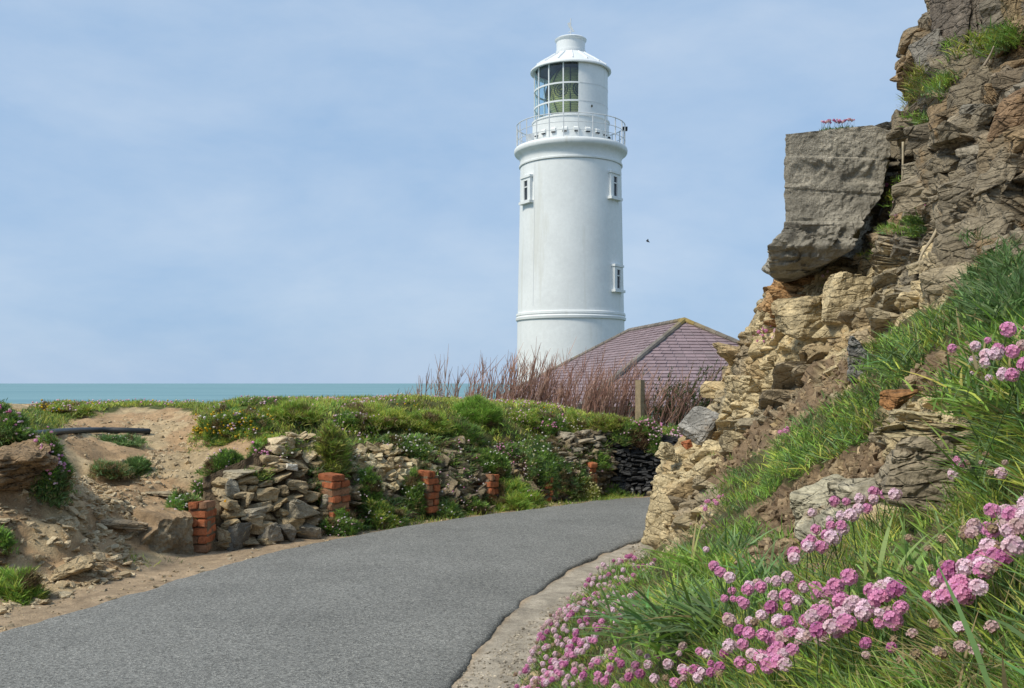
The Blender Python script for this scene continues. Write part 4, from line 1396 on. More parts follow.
crock('rock_block', 'squat dark block in the middle of the upper cliff', 985, 205, 5.5, (.30, .36, .22), (.12, -.05, .35), (.19, .16, .115), 13, 4, .07, (3, 3, 9))
crock('rock_block', 'ochre ledge stone under the grey cube on the cliff', 968, 157, 5.9, (.34, .3, .10), (.1, -.12, -.2), (.32, .23, .10), 9, 4, .06, (3, 3, 12))
crock('rock_block', 'overhanging flat rock above the dark hollow in the cliff', 928, 168, 6.9, (.30, .4, .15), (.1, -.15, .3), (.27, .23, .16), 8, 4, .06, (3, 3, 10))

# concrete wall remnant left standing on the cliff shoulder
rowsC = []
prof = [(125, 872, 0), (131, 890, 0), (150, 892, 0), (165, 890, .0), (182, 886, .0), (198, 880, .01), (212, 870, .03), (223, 862, .06), (236, 856, .10), (248, 850, .13), (258, 842, .10), (268, 815, -.05), (276, 792, -.3)]
lefts = [(125, 785), (220, 785), (224, 784), (236, 778), (248, 773), (262, 770), (270, 772), (276, 778)]
CB = thing('concrete_remnant', 'grey concrete wall remnant with shutter board lines on the cliff shoulder against the sky', 'concrete wall', P(830, 262, 8.5))
pys = np.linspace(125, 276, 110)
pr_ = np.array(prof, float); lf2 = np.array(lefts, float)
mb = MB()
loops = []
for py in pys:
    r_, bl = np.interp(py, pr_[:, 0], pr_[:, 1]), np.interp(py, pr_[:, 0], pr_[:, 2])
    l_ = np.interp(py, lf2[:, 0], lf2[:, 1])
    dF = 8.25 - bl
    topslope = (lambda x: 0)
    fr = P(np.linspace(l_, r_, 70), py, dF)
    z = EYE + (HY - py) * 8.25 / F
    tl = max(0.0, 1 - (py - 125) / 14)
    fr[:, 2] = z - tl * .075 * np.linspace(1, 0, 70)
    nback = 30
    sr = fr[-1] + np.linspace(0, 1, nback)[1:, None] * np.array([.15, 1.0, .04])
    bk = np.stack([np.linspace(sr[-1, 0], fr[0, 0] + .36, 20)[1:], np.linspace(sr[-1, 1], fr[0, 1] + .95, 20)[1:], np.full(19, sr[-1, 2])], -1)
    sl = bk[-1] + np.linspace(0, 1, nback)[1:-1, None] * (fr[0] - bk[-1])
    loops.append(np.concatenate([fr, sr, bk, sl]))
loops = np.array(loops)
cz = loops.mean(axis=1, keepdims=True)
outw = loops - cz
outw[..., 2] = 0
outw = norm(outw)
rough = sstep(222, 234, pys)[:, None]
dsp = fbm(loops * 5, 420, 5) * .011 + fbm(loops * 26, 421, 3) * .010 - .03 * sstep(.35, .6, fbm(loops * 3.3 + 7, 429, 3))
f1, f2, cidr, off = voro(loops * np.array([4, 4, 9]), 423)
dsp = dsp + rough * (fbm(loops * 4, 422, 4) * .09 + (cidr - .5) * .06)
lines = np.zeros_like(dsp)
for ly, tl_ in ((157, -.02), (192, -.05), (222, .0)):
    yy = pys[:, None] + np.linspace(-1, 1, loops.shape[1])[None] * 0 + tl_ * (np.arange(loops.shape[1])[None] - 35) * 2
    dsp = dsp - .016 * np.exp(-((yy - ly) / 1.1) ** 2) * (.55 + .6 * vnoise(loops * 3, 77)) + .012 * sstep(-1, 1, yy - ly) * (1 if ly != 192 else -1)
# scooped break where the right-hand end has fallen away
ii = np.arange(loops.shape[1])[None]
loops = loops + outw * dsp[..., None]
nl = loops.shape[1]
nrw = len(pys)
cols_ = np.array([.40, .365, .295]) * (1 + .30 * fbm(loops * 3, 425, 5)[..., None]) * (1 - .25 * rough[..., None])
mb.add(loops, grid_faces(nrw, nl, True), np.clip(cols_, .01, 1).reshape(-1, 3))
tp = np.concatenate([loops[:1].reshape(-1, 3), loops[:1].mean(axis=1)])
mb.add(tp, [[i, (i + 1) % nl, nl] for i in range(nl)], (.25, .235, .2))
bt = np.concatenate([loops[-1:].reshape(-1, 3), loops[-1:].mean(axis=1)])
mb.add(bt, [[(i + 1) % nl, i, nl] for i in range(nl)], (.15, .13, .1))
obj('concrete_face', mb, M['concrete'], CB, False)

# posts among the shrubs
def post(label, px, yb, yt, d, w, lean, brace=True):
    t = thing('fence_post', label, 'fence post', P(px, yb, d), 'fence posts by the bare shrubs')
    mb = MB()
    z0, z1 = EYE + (HY - yb) * d / F - .3, EYE + (HY - yt) * d / F
    x = (px - CX) * d / F
    nseg = 12
    pts = np.array([(x + lean * q, d, z0 + (z1 - z0) * q) for q in np.linspace(0, 1, nseg)])
    v, f = tube(pts, w / 2 * 1.25, 4)
    v = v + .004 * np.stack([vnoise(v * 9, 5), vnoise(v * 9, 6), 0 * v[:, 0]], -1)
    mb.add(v, f, (.30, .235, .15))
    obj('upright', mb, M['wood'], t)
    if brace:
        v, f = tube([(x + .06, d + .05, z1 - .25), (x + .19, d + .1, z0)], .022, 5)
        obj('brace', MB().add(v, f, (.33, .26, .17)), M['wood'], t)
post('square weathered wooden fence post with a thin brace, in front of the slate roof', 640, 426, 380, 16.3, .125, .0)
post('grey wooden fence post where the shrubs meet the cliff', 723.5, 424, 366, 17.6, .10, .04, False)

# the bird over the sea
bp_ = P(648, 241.5, 70)
t = thing('bird', 'small dark bird in flight in the open sky right of the lighthouse', 'bird', bp_)
mb = MB()
pts = np.array([(-.13, 0, .04), (-.08, 0, .02), (0, 0, 0), (.08, 0, -.03), (.14, 0, -.05)]) + bp_
v, f = tube(pts, [.01, .035, .045, .03, .005], 8)
mb.add(v, f, (.05, .05, .05))
for s in (-1, 1):
    w = np.array([(-.05, 0, .02), (.05, 0, 0), (.0, -.16 * s, .14 + .02 * s), (-.05, -.16 * s, .15), (-.08, -.34 * s, .10), (-.1, -.34 * s, .1)]) + bp_
    w2 = w + np.array([0, 0, -.01])
    mb.add(np.r_[w, w2], [[0, 1, 2, 3], [3, 2, 4, 5], [9, 8, 7, 6], [11, 10, 8, 9], [1, 7, 8, 2], [2, 8, 10, 4], [5, 11, 9, 3], [3, 9, 6, 0], [4, 10, 11, 5], [0, 6, 7, 1]], (.05, .05, .05))
obj('body', mb, plain('bird_feathers', (.05, .05, .055), .7), t, False)

# ------------------------------------------------------------------ bare tamarisk shrubs behind the bank
def shrub(label, px, yb, d, h, w, n, lean, c0, c1, green=0.0, group='bare shrubs behind the bank'):
    b0 = P(px, yb, d)
    b0[2] -= .25
    t = thing('bare_shrub', label, 'shrub', b0, group)
    mb = MB()
    gb = MB()
    n = int(n * .62)
    for i in range(n):
        a = rs.uniform(-1, 1)
        st = b0 + np.array([a * w * .5, rs.normal(0, w * .22), rs.uniform(-.05, .05)])
        hh = (h + .25) * rs.uniform(.45, 1.0) * (1 - .3 * a * a)
        dx = lean * hh * rs.uniform(.5, 1.3) + a * .18 * hh
        dy = rs.normal(0, .15) * hh
        q = np.linspace(0, 1, 6)
        wob = np.cumsum(rs.normal(0, .018, (6, 3)), 0) * hh
        pts = st + np.stack([dx * q ** 1.4, dy * q, hh * q], -1) + wob
        c = np.asarray(c0) * (1 - (k := rs.random())) + np.asarray(c1) * k
        v, f = tube(pts, .011 * (1 - .8 * q) * rs.uniform(.7, 1.3), 3, False)
        mb.add(v, f, c)
        for j in range(rs.integers(4, 8)):
            s = rs.uniform(.25, .92)
            p0 = np.array([np.interp(s, q, pts[:, e]) for e in range(3)])
            ln = hh * rs.uniform(.14, .34)
            dv = norm(np.array([rs.normal(lean, .38), rs.normal(0, .3), rs.uniform(.7, 1.1)]))
            tw = np.array([p0 + dv * ln * e + np.array([0, 0, .12 * ln * e * e]) for e in (0, .5, 1)])
            v, f = tube(tw, [.006, .0045, .0016], 3, False)
            mb.add(v, f, c * 1.08)
            if rs.random() < green:
                N = 14
                bs = tw[0] + (tw[2] - tw[0]) * rs.random((N, 1))
                blades(gb, bs, norm(dv + rs.normal(0, .5, (N, 3))), rs.uniform(.04, .09, N), np.full(N, .014), rs.normal(0, .2, (N, 3)), np.array([.055, .10, .03]) * rs.uniform(.7, 1.3, (N, 1)), 2)
    obj('twigs', mb, M['twig'], t)
    if gb.n: obj('leaves', gb, M['leaf'], t)
T0, T1 = (.25, .13, .10), (.46, .29, .22)
shrub('thin pale bare shrub standing alone nearest the sea', 440, 414, 17.0, .98, .9, 60, .10, T0, (.44, .33, .27))
shrub('low sparse bare twigs on the seaward side of the lone shrub', 414, 408, 17.6, .36, .8, 60, .05, T0, (.44, .33, .27))
for i, (px, yb, h, w, n, lean, g, lab) in enumerate((
        (496, 411, 1.0, .9, 95, .16, 0, 'leftmost bare shrub of the main row, against the sea'), (522, 412, 1.15, .8, 100, .18, 0, 'bare reddish shrub at the left foot of the lighthouse'),
        (550, 412, 1.1, .8, 105, .20, 0, 'bare reddish shrub in front of the lighthouse base'), (578, 413, 1.0, .8, 100, .20, 0, 'bare shrub where the roof slope meets the lighthouse'),
        (606, 416, 1.0, .8, 100, .22, 0, 'bare shrub below the middle of the roof slope'), (630, 419, 1.0, .7, 80, .22, .05, 'bare shrub just left of the square fence post'),
        (655, 424, .96, .7, 70, .34, .15, 'bare shrub just right of the square fence post'), (676, 426, 1.05, .8, 90, .42, .55, 'dark shrub with green leaves at its foot, leaning right below the hip end'), (700, 428, 1.12, .8, 90, .42, .6, 'dark leaning shrub tangled against the cliff'))):
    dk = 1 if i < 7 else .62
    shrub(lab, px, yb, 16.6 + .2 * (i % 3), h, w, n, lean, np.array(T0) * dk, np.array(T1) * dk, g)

# ------------------------------------------------------------------ plants: shared pieces
PINK = np.array([.80, .34, .55]); PALEPINK = np.array([.87, .61, .68]); DEEP = np.array([.62, .20, .40]); DRY = np.array([.52, .36, .24]); WHITE = np.array([.75, .72, .66]); YEL = np.array([.75, .50, .02]); CREAM = np.array([.66, .62, .30])
G_FRESH = np.array([.20, .32, .055]); G_YEL = np.array([.37, .41, .075]); G_DARK = np.array([.115, .19, .055]); G_BLUE = np.array([.165, .26, .095]); G_DRY = np.array([.36, .29, .13])
UPV = np.array([0, 0, 1.0])

def ico(sub=1):
    bm = bmesh.new()
    bmesh.ops.create_icosphere(bm, subdivisions=sub, radius=1)
    bm.verts.index_update()
    v = np.array([q.co[:] for q in bm.verts]); f = np.array([[q.index for q in g.verts] for g in bm.faces])
    bm.free()
    return v, f
ICO1, ICO2, ICO4 = ico(1), ico(2), ico(4)

def head_mesh(name, c, seed, nfl=24, shut=0.0):
    r = np.random.default_rng(seed)
    mb = MB()
    v, f = ICO2
    v2 = v * np.array([.70, .70, .62])
    mb.add(v2, f, c * .62)
    # papery brown bracts below
    a = np.linspace(0, 2 * math.pi, 9)[:-1]
    ring = lambda rr, z: np.stack([rr * np.cos(a), rr * np.sin(a), 0 * a + z], -1)
    mb.add(np.concatenate([ring(.68, -.18), ring(.52, -.52), ring(.14, -.72), ring(.12, -1.0)]), grid_faces(4, 8, True), np.array([.34, .20, .12]))
    for i in range(nfl):
        z = 1 - (i + .5) / nfl * (1.42 - .4 * shut)
        ph = i * 2.39996 + r.normal(0, .15)
        rr = math.sqrt(max(0, 1 - z * z))
        n = np.array([rr * math.cos(ph), rr * math.sin(ph), z])
        t1 = norm(np.cross(n, [.3, .2, .93]))
        t2 = np.cross(n, t1)
        c0 = n * r.uniform(.72, .88) * np.array([1, 1, .88])
        cc = np.clip(c * r.uniform(.82, 1.22) + r.normal(0, .02, 3), .02, .95)
        k0 = r.uniform(0, 6)
        size = r.uniform(.30, .42) * (1 - .35 * shut)
        for k in range(5):
            b = k0 + k * 2 * math.pi / 5
            d = t1 * math.cos(b) + t2 * math.sin(b)
            s = np.cross(n, d)
            mb.add([c0, c0 + d * size * .7 + s * size * .42 + n * .10, c0 + d * size + n * .13, c0 + d * size * .7 - s * size * .42 + n * .10], [[0, 1, 2, 3]], [cc * .85, cc, cc * 1.12, cc])
    o = obj(name, mb, M['petal'])
    me = o.data
    bpy.data.objects.remove(o)
    return me
HEADS = {
    'pink': [head_mesh('flower_pink', PINK * q, 10 + i) for i, q in enumerate((.9, 1.0, 1.12))] + [head_mesh('flower_pink', PALEPINK * .95, 14)],
    'pale': [head_mesh('flower_pale', PALEPINK * q, 20 + i) for i, q in enumerate((.9, 1.05))] + [head_mesh('flower_dusky', DEEP, 24), head_mesh('flower_faded', PALEPINK * .5 + DRY * .5, 25)],
    'dry': [head_mesh('flower_dry', DRY * q, 30 + i, 18, 1.0) for i, q in enumerate((.8, 1.05))] + [head_mesh('flower_faded', PALEPINK * .45 + DRY * .5, 33, 18, .6)],
    'white': [head_mesh('flower_white', WHITE, 40), head_mesh('flower_cream', CREAM * 1.05, 41)]}
mb = MB()
v, f = tube([(0, 0, -.6), (.03, .01, -.7), (.05, .02, -.85), (0, 0, -1.6)], [.075, .075, .08, .09], 4, False)
mb.add(v, f, G_BLUE * .9)
_o = obj('stem', mb, M['leaf'], None, True)
STEM = _o.data
bpy.data.objects.remove(_o)

def scatter_px(poly, n, mind=0.0, tries=40):
    poly = np.asarray(poly, float)
    lo, hi = poly.min(0), poly.max(0)
    out = []
    for _ in range(n * tries):
        q = rs.uniform(lo, hi)
        if not inpoly(q[0], q[1], poly): continue
        if mind and any((q[0] - a[0]) ** 2 + (q[1] - a[1]) ** 2 < mind * mind for a in out): continue
        out.append(q)
        if len(out) >= n: break
    return np.array(out)

def bent(n):
    return rs.normal(0, 1, (n, 3)) * np.array([1, 1, .3])

def tufts(mb, pts, nrm, nb, L, W, c, spread=.6, droop=.35, k=3, rad=.03, cj=.18, dry=.06, lean=(0, 0, 0)):
    """tufts of narrow leaves: pts, nrm (T,3); L, W (lo, hi); c (T,3)"""
    T = len(pts)
    if T == 0: return
    N = T * nb
    base = np.repeat(pts, nb, 0) + rs.normal(0, 1, (N, 3)) * rad * np.array([1, 1, .25])
    nn = np.repeat(nrm, nb, 0)
    rnd = bent(N)
    d = norm(nn * .45 + UPV * .75 + rnd * spread + np.asarray(lean))
    Ls = rs.uniform(*L, N)
    Ws = rs.uniform(*W, N)
    be = norm(rnd + nn * .3) * droop * rs.uniform(.3, 1.4, (N, 1)) - UPV * droop * rs.uniform(.1, .9, (N, 1))
    cc = np.repeat(c, nb, 0) * np.clip(1 + rs.normal(0, cj, (N, 1)), .4, 1.7) * np.clip(1 + rs.normal(0, .08, (N, 3)), .7, 1.3)
    dr = rs.random(N) < dry
    cc[dr] = G_DRY * rs.uniform(.6, 1.3, (dr.sum(), 1))
    blades(mb, base - nn * .01, d, Ls, Ws, be, np.clip(cc, .005, .9), k)

def mixcol(n, *cs, w=None):
    cs = np.array(cs)
    i = rs.choice(len(cs), n, p=w)
    return cs[i] * rs.uniform(.8, 1.25, (n, 1))

# ------------------------------------------------------------------ thrift clumps near the camera: every head a part with its stem
def near_clump(label, poly, n, r, stem, kinds, mind, surf=cl, group='thrift clumps on the right hand bank', leaf=(.05, .11), lw=(.0022, .004), lcol=(G_FRESH, G_BLUE, G_YEL), nb=16, leafpoly=None, name='thrift_clump', cat='thrift', lift=0.6, more=0, fwd=.97):
    leaf = (min(leaf[0], stem * .45), min(leaf[1], stem * .95))
    pts = scatter_px(poly, n, mind)
    P0, N0 = surf(pts[:, 0], pts[:, 1])
    d = P0[:, 1]
    sh = rs.uniform(stem * .7, stem * 1.15, len(pts))
    q = pts + np.stack([0 * d, sh * lift * F / d], -1)
    B, Nn = surf(q[:, 0], q[:, 1])
    ctr = B.mean(0)
    t = thing(name, label, cat, ctr, group)
    mb = MB()
    lp = leafpoly if leafpoly is not None else [(a, b) for a, b in poly]
    lq = scatter_px(lp, int(len(pts) * 2.2) + 30 + more)
    lq[:, 1] += np.median(sh * lift * F / d) * .9
    LB_, LN = surf(lq[:, 0], lq[:, 1])
    T = len(lq)
    tufts(mb, LB_, LN, nb, leaf, lw, mixcol(T, *lcol), .55, .3, 3, .018, dry=.08)
    obj('leaves', mb, M['leaf'], t)
    ks = list(kinds.keys()); pk = np.array(list(kinds.values()), float); pk /= pk.sum()
    for i in range(len(pts)):
        kd = ks[rs.choice(len(ks), p=pk)]
        me = HEADS[kd][rs.integers(len(HEADS[kd]))]
        rr = r * .94 * rs.choice([.62, .8, .95, 1.05, 1.15], p=[.1, .2, .3, .25, .15]) * (.8 if kd == 'dry' else 1)
        p = B[i] + UPV * sh[i] + Nn[i] * sh[i] * .15 + rs.normal(0, .004, 3)
        p = np.array([0, 0, EYE]) + (p - np.array([0, 0, EYE])) * fwd if p[1] < 4 else p - np.array([.02, .06, -.01])
        base = B[i] + rs.normal(0, .012, 3) * np.array([1, 1, 0])
        ax = Vector(norm(p - base))
        tilt = Vector(norm(np.array(ax) + rs.normal(0, .16, 3)))
        o = bpy.data.objects.new('flower', me)
        link(o, t)
        o.location = Vector(p - ctr)
        o.rotation_euler = tilt.to_track_quat('Z', 'Y').to_euler()
        o.scale = (rr, rr, rr * rs.uniform(.85, 1.05))
        L_ = float(np.linalg.norm(p - base))
        s = bpy.data.objects.new('stem', STEM)
        link(s, o)
        k = max(1.0, L_ / rr)
        s.location = (0, 0, -.6 + .6 * k)
        s.scale = (1, 1, k)
    return t

# ------------------------------------------------------------------ grass and low growth on the cliff and bank (uncountable)
mb = MB()
def cover(poly, n, nb, L, W, cols, w=None, spread=.6, droop=.35, rad=.03, keep=None, dry=.06, k=3):
    q = scatter_np(poly, n)
    p, nn = cl(q[:, 0], q[:, 1])
    m_ = np.ones(len(q), bool)
    r_, c_ = cl_idx(q[:, 0], q[:, 1])
    if keep == 'grass': m_ = g_m[r_, c_]
    lo = fbm(np.stack([q[:, 0] / 26, q[:, 1] / 20, 0 * q[:, 0]], -1), 900 + n % 7, 3)
    m_ &= lo > -.28 - .5 * rs.random(len(q))
    p, nn, lo = p[m_], nn[m_], lo[m_]
    cc = mixcol(len(p), *cols, w=w) * (1 + .5 * lo[:, None])
    hi = lo > .12
    tufts(mb, p[hi], nn[hi], nb, (L[0] * 1.1, L[1] * 1.25), W, cc[hi], spread, droop, k, rad, dry=dry)
    tufts(mb, p[~hi], nn[~hi], nb, (L[0] * .7, L[1] * .75), W, cc[~hi], spread, droop, k, rad * 1.2, dry=dry * 1.6)
def scatter_np(poly, n):
    poly = np.asarray(poly, float)
    lo, hi = poly.min(0), poly.max(0)
    out = np.zeros((0, 2))
    while len(out) < n:
        q = rs.uniform(lo, hi, (n * 3, 2))
        out = np.concatenate([out, q[inpoly(q[:, 0], q[:, 1], poly)]])
    return out[:n]
BAND = [(596, 590), (640, 560), (664, 545), (690, 525), (715, 505), (742, 470), (795, 435), (850, 400), (872, 385), (874, 355), (905, 340), (960, 305), (1000, 282), (1060, 260), (1060, 400), (960, 420), (890, 420), (830, 470), (770, 500), (800, 560), (760, 600), (640, 620), (590, 630)]
cover(BAND, 2000, 26, (.04, .085), (.004, .0075), (G_FRESH, G_DARK, G_YEL, G_BLUE), (.5, .2, .12, .18), .55, .4, .04, 'grass')
NEARZ = [(560, 640), (640, 590), (760, 575), (800, 555), (860, 520), (970, 510), (1000, 400), (1080, 360), (1210, 300), (1210, 770), (470, 770), (520, 690)]
cover(NEARZ, 2400, 22, (.03, .068), (.0022, .0042), (G_FRESH, G_YEL, G_DARK, G_BLUE), (.5, .16, .14, .2), .5, .4, .02, 'grass', .09)
VERGE = [(520, 690), (560, 620), (600, 582), (648, 550), (665, 560), (640, 620), (600, 690)]
cover(VERGE, 700, 18, (.02, .045), (.003, .006), (G_DARK, G_FRESH, (.12, .12, .04)), None, .6, .3, .03, None)
# wisps on the soil and rock ledges
cover([(690, 470), (745, 425), (838, 352), (872, 380), (745, 470)], 16, 14, (.03, .07), (.003, .006), (G_DRY, G_FRESH), None, .7, .3, .02)
cover([(1060, 262), (1205, 205), (1205, 310), (1060, 400)], 420, 24, (.05, .10), (.003, .006), (G_FRESH, G_DARK, G_YEL, G_BLUE), None, .55, .4, .03, 'grass')
ri, ci = rs.integers(0, nr, 4200), rs.integers(NW + len(UL) - 1, nc, 4200)
k_ = g_m[ri, ci] & (cw_pos[ri, ci][:, 1] > .1)
tufts(mb, cw_pos[ri, ci][k_] + rs.normal(0, .03, (k_.sum(), 3)) * np.array([1, 1, 0]), cnn[ri, ci][k_], 20, (.05, .12), (.003, .007), mixcol(k_.sum(), G_FRESH, G_DARK, G_YEL, G_BLUE), .55, .4, 3, .05, dry=.08)
tag(obj('grass', mb, M['leaf']), kind='stuff')

# tufts growing in cracks of the upper cliff: each a plant of its own
def ledge_grass(label, poly, n, nb, L, W, cols, off=.05, dry=.05, name='ledge_grass', droop=.35):
    L = (L[0] * .6, L[1] * .62)
    W = (W[0] * .8, W[1] * .8)
    off = off * .8
    q = scatter_np(poly, n)
    p, nn = cl(q[:, 0], q[:, 1])
    p = p + nn * off
    t = thing(name, label, 'grass tuft', p.mean(0), 'grass tufts on the rock face')
    mb = MB()
    tufts(mb, p, nn, nb, L, W, mixcol(len(p), *cols), .65, droop, 3, .03, dry=dry)
    obj('blades', mb, M['leaf'], t)
GL = (G_FRESH, G_YEL, G_FRESH, G_BLUE)
ledge_grass('long strip of bright grass on the high ledge below the rock columns', [(966, 62), (985, 46), (1024, 30), (1036, 50), (1000, 64), (966, 76)], 70, 24, (.07, .17), (.006, .011), GL, .12)
ledge_grass('bright green tuft hanging beside the skyline boulder', [(946, 80), (962, 74), (960, 106), (946, 102)], 34, 24, (.07, .16), (.006, .011), GL, .12)
ledge_grass('dark shaggy tuft of grass and roots under the skyline boulder', [(918, 82), (944, 76), (944, 96), (920, 106)], 36, 24, (.06, .15), (.005, .01), (G_YEL * .7, G_DARK, G_DRY * .5), .12, .2)
ledge_grass('small tuft in a cleft right of the concrete remnant', [(922, 115), (936, 115), (934, 132), (924, 132)], 16, 20, (.05, .1), (.005, .009), GL, .08)
ledge_grass('fern green tuft in the dark hollow right of the concrete remnant', [(906, 178), (918, 180), (904, 212), (894, 206)], 30, 22, (.05, .11), (.005, .009), GL, .1)
ledge_grass('green patch on the ledge with the dangling root', [(908, 222), (938, 216), (938, 236), (906, 240)], 50, 22, (.05, .10), (.005, .009), (G_BLUE, G_FRESH), .08)
ledge_grass('upright yellow green tuft under the lower edge of the concrete remnant', [(884, 236), (892, 228), (886, 262), (872, 262)], 26, 22, (.06, .12), (.005, .009), GL, .1)
ledge_grass('little moss tuft on the yellow rock below the remnant', [(838, 312), (850, 310), (850, 322), (838, 322)], 10, 18, (.03, .06), (.004, .007), GL, .03)
ledge_grass('thin grass fringe on the shoulder above the concrete remnant', [(870, 112), (905, 100), (910, 110), (880, 122)], 26, 10, (.06, .13), (.003, .005), (G_DRY, G_YEL), .05, .3)
ledge_grass('dark bushy evergreen clump at the right edge of the cliff', [(990, 275), (1030, 265), (1040, 340), (1000, 345), (985, 320)], 130, 26, (.06, .13), (.006, .01), (G_DARK, G_BLUE * .8), .10, .02)

# big leafy tussocks on the bank
def tussock(label, px, py, n, L, W, cols, rad=.05, k=6, spread=.75, droop=.55, name='grass_tussock', cat='grass tussock', lean=(0, 0, 0), parts='blades', dry=.03, rows=1):
    p, nn = cl(px, py)
    t = thing(name, label, cat, p, 'leafy tussocks on the right hand bank')
    mb = MB()
    for _ in range(rows):
        T = 6
        off = rs.uniform(-1.3, 1.3, (T, 3)) * rad * np.array([1, 1, .3])
        tufts(mb, p + off, np.repeat(nn[None], T, 0), n // T // rows, L, W, mixcol(T, *cols), spread, droop, k, rad * .5, dry=dry, lean=lean)
    obj(parts, mb, M['leaf'], t)
TC = (G_FRESH * .95, G_BLUE, G_DARK * 1.2)
tussock('big dark green tussock of strappy leaves above the verge thrift', 698, 632, 420, (.09, .20), (.007, .013), TC, .12, rows=3, droop=.75)
tussock('smaller strappy tussock under the lone pink heads, beside the soil', 735, 622, 170, (.08, .16), (.006, .012), TC, .08)
tussock('fan of broad pale green leaves between the two pink drifts', 895, 600, 150, (.07, .135), (.005, .009), (np.array([.26, .38, .11]), G_FRESH), .07, lean=(-.15, 0, .2), rows=2)
tussock('second fan of broad leaves reaching to the right edge flowers', 945, 575, 110, (.07, .12), (.005, .010), (np.array([.25, .36, .10]), G_FRESH), .06, lean=(.1, 0, .2))
tussock('narrow leaved tussock below the pale rocks and brown soil', 775, 580, 190, (.09, .17), (.006, .011), (G_BLUE, G_DARK * 1.2, G_FRESH), .07, droop=.5)
tussock('narrow leaved tussock at the foot of the yellow outcrop', 715, 575, 190, (.10, .19), (.007, .013), (G_BLUE, G_FRESH), .09)
tussock('tall grassy tussock under the highest pink clump at the right edge', 1020, 470, 260, (.06, .12), (.003, .006), (G_FRESH, G_BLUE, np.array([.24, .34, .10])), .07, lean=(.1, 0, .2), rows=2)
tussock('trailing grassy tuft on the top corner of the grass band', 905, 362, 140, (.07, .15), (.006, .012), (G_FRESH, G_BLUE), .10)
tussock('grey green tuft spilling over the half buried rock', 925, 372, 150, (.08, .18), (.005, .01), (G_BLUE, G_DARK * 1.3), .10)
tussock('straw coloured dead grass tuft in the bottom right corner', 995, 690, 260, (.05, .11), (.0015, .003), (G_DRY * 1.2, G_DRY, np.array([.22, .2, .08])), .05, 5, 1.0, .8, 'dead_grass_tuft', 'dead grass', dry=.5)

# pink clumps of the bank
near_clump('highest pink thrift clump at the right edge, above the square rock block', [(962, 372), (985, 360), (1030, 352), (1035, 400), (1000, 395), (985, 388), (975, 400), (962, 395)], 34, .0135, .11, {'pink': 5, 'pale': 1, 'dry': .5}, 11, leaf=(.07, .16), lw=(.002, .004), nb=16, leafpoly=[(985, 385), (1040, 370), (1040, 470), (980, 450)], fwd=.86)
near_clump('pair of pink thrift heads standing alone against the square rock block', [(940, 464), (952, 462), (964, 484), (948, 488)], 3, .0165, .09, {'pink': 1}, 9, leaf=(.05, .1), nb=8, fwd=.86)
near_clump('bright magenta pink thrift drift below the square rock block', [(792, 568), (812, 545), (845, 520), (880, 505), (912, 488), (932, 492), (930, 506), (896, 520), (872, 528), (852, 545), (842, 572), (818, 580), (796, 580)], 62, .0165, .10, {'pink': 8, 'pale': 1}, 8.5, leaf=(.05, .13), nb=14, fwd=.93)
near_clump('rosy thrift drift running down from the right edge, behind the dead grass', [(920, 612), (960, 590), (985, 552), (1005, 530), (1035, 515), (1035, 580), (1000, 600), (985, 625), (945, 622)], 46, .0135, .08, {'pink': 3, 'pale': 3, 'dry': .8}, 9, leaf=(.05, .12), nb=14)
near_clump('widest pink thrift cushion filling the bottom centre of the bank', [(722, 612), (752, 600), (800, 602), (832, 604), (872, 606), (908, 618), (905, 650), (862, 650), (838, 668), (800, 668), (805, 690), (735, 690), (728, 645)], 92, .0145, .085, {'pink': 6, 'pale': 2, 'dry': .4}, 9, leaf=(.05, .11), nb=16, more=60)
near_clump('thrift patch cut by the bottom edge, left of the widest cushion', [(602, 690), (640, 672), (690, 660), (722, 665), (720, 695), (610, 700)], 38, .0145, .08, {'pink': 3, 'pale': 4, 'dry': .6}, 8.5, leaf=(.05, .11), nb=16)
near_clump('few small pink heads dotted over the strappy tussock', [(702, 572), (720, 574), (742, 600), (735, 608), (715, 590)], 5, .016, .13, {'pink': 2, 'pale': 1}, 12, leaf=(.05, .1), nb=6)
near_clump('dry brown seed heads scattered in the grass of the right bank', [(900, 570), (985, 560), (960, 590), (925, 600), (905, 590)], 9, .011, .09, {'dry': 1}, 12, leaf=(.05, .1), nb=8, name='thrift_seed_heads', cat='seed heads')
near_clump('fading buff heads below the pair of pink ones', [(965, 480), (1010, 478), (1005, 500), (972, 502)], 8, .011, .08, {'dry': 1, 'pale': .3}, 9, leaf=(.05, .1), nb=8, name='thrift_seed_heads', cat='seed heads')
near_clump('pale dry heads in front of the widest pink cushion, by the corner', [(850, 655), (990, 640), (1000, 680), (870, 690)], 14, .0105, .07, {'dry': 1, 'white': .12, 'pale': .8}, 14, leaf=(.05, .1), nb=8, name='thrift_seed_heads', cat='seed heads')
near_clump('pale pink thrift beds along the gravel verge, upper part by the outcrop', [(588, 585), (612, 562), (640, 552), (640, 566), (612, 588), (596, 606), (582, 604)], 98, .021, .06, {'pale': 4, 'pink': 1.2, 'dry': .5}, 4.2, leaf=(.03, .07), lw=(.003, .005), nb=9, group='thrift beds along the verge')
near_clump('pale pink thrift bed along the gravel verge, outermost ribbon at its lower end', [(514, 694), (530, 650), (548, 612), (572, 598), (582, 604), (562, 634), (556, 660), (540, 694)], 100, .0185, .055, {'pale': 5, 'pink': 1, 'dry': .8}, 4.6, leaf=(.03, .07), lw=(.003, .005), nb=8, group='thrift beds along the verge')
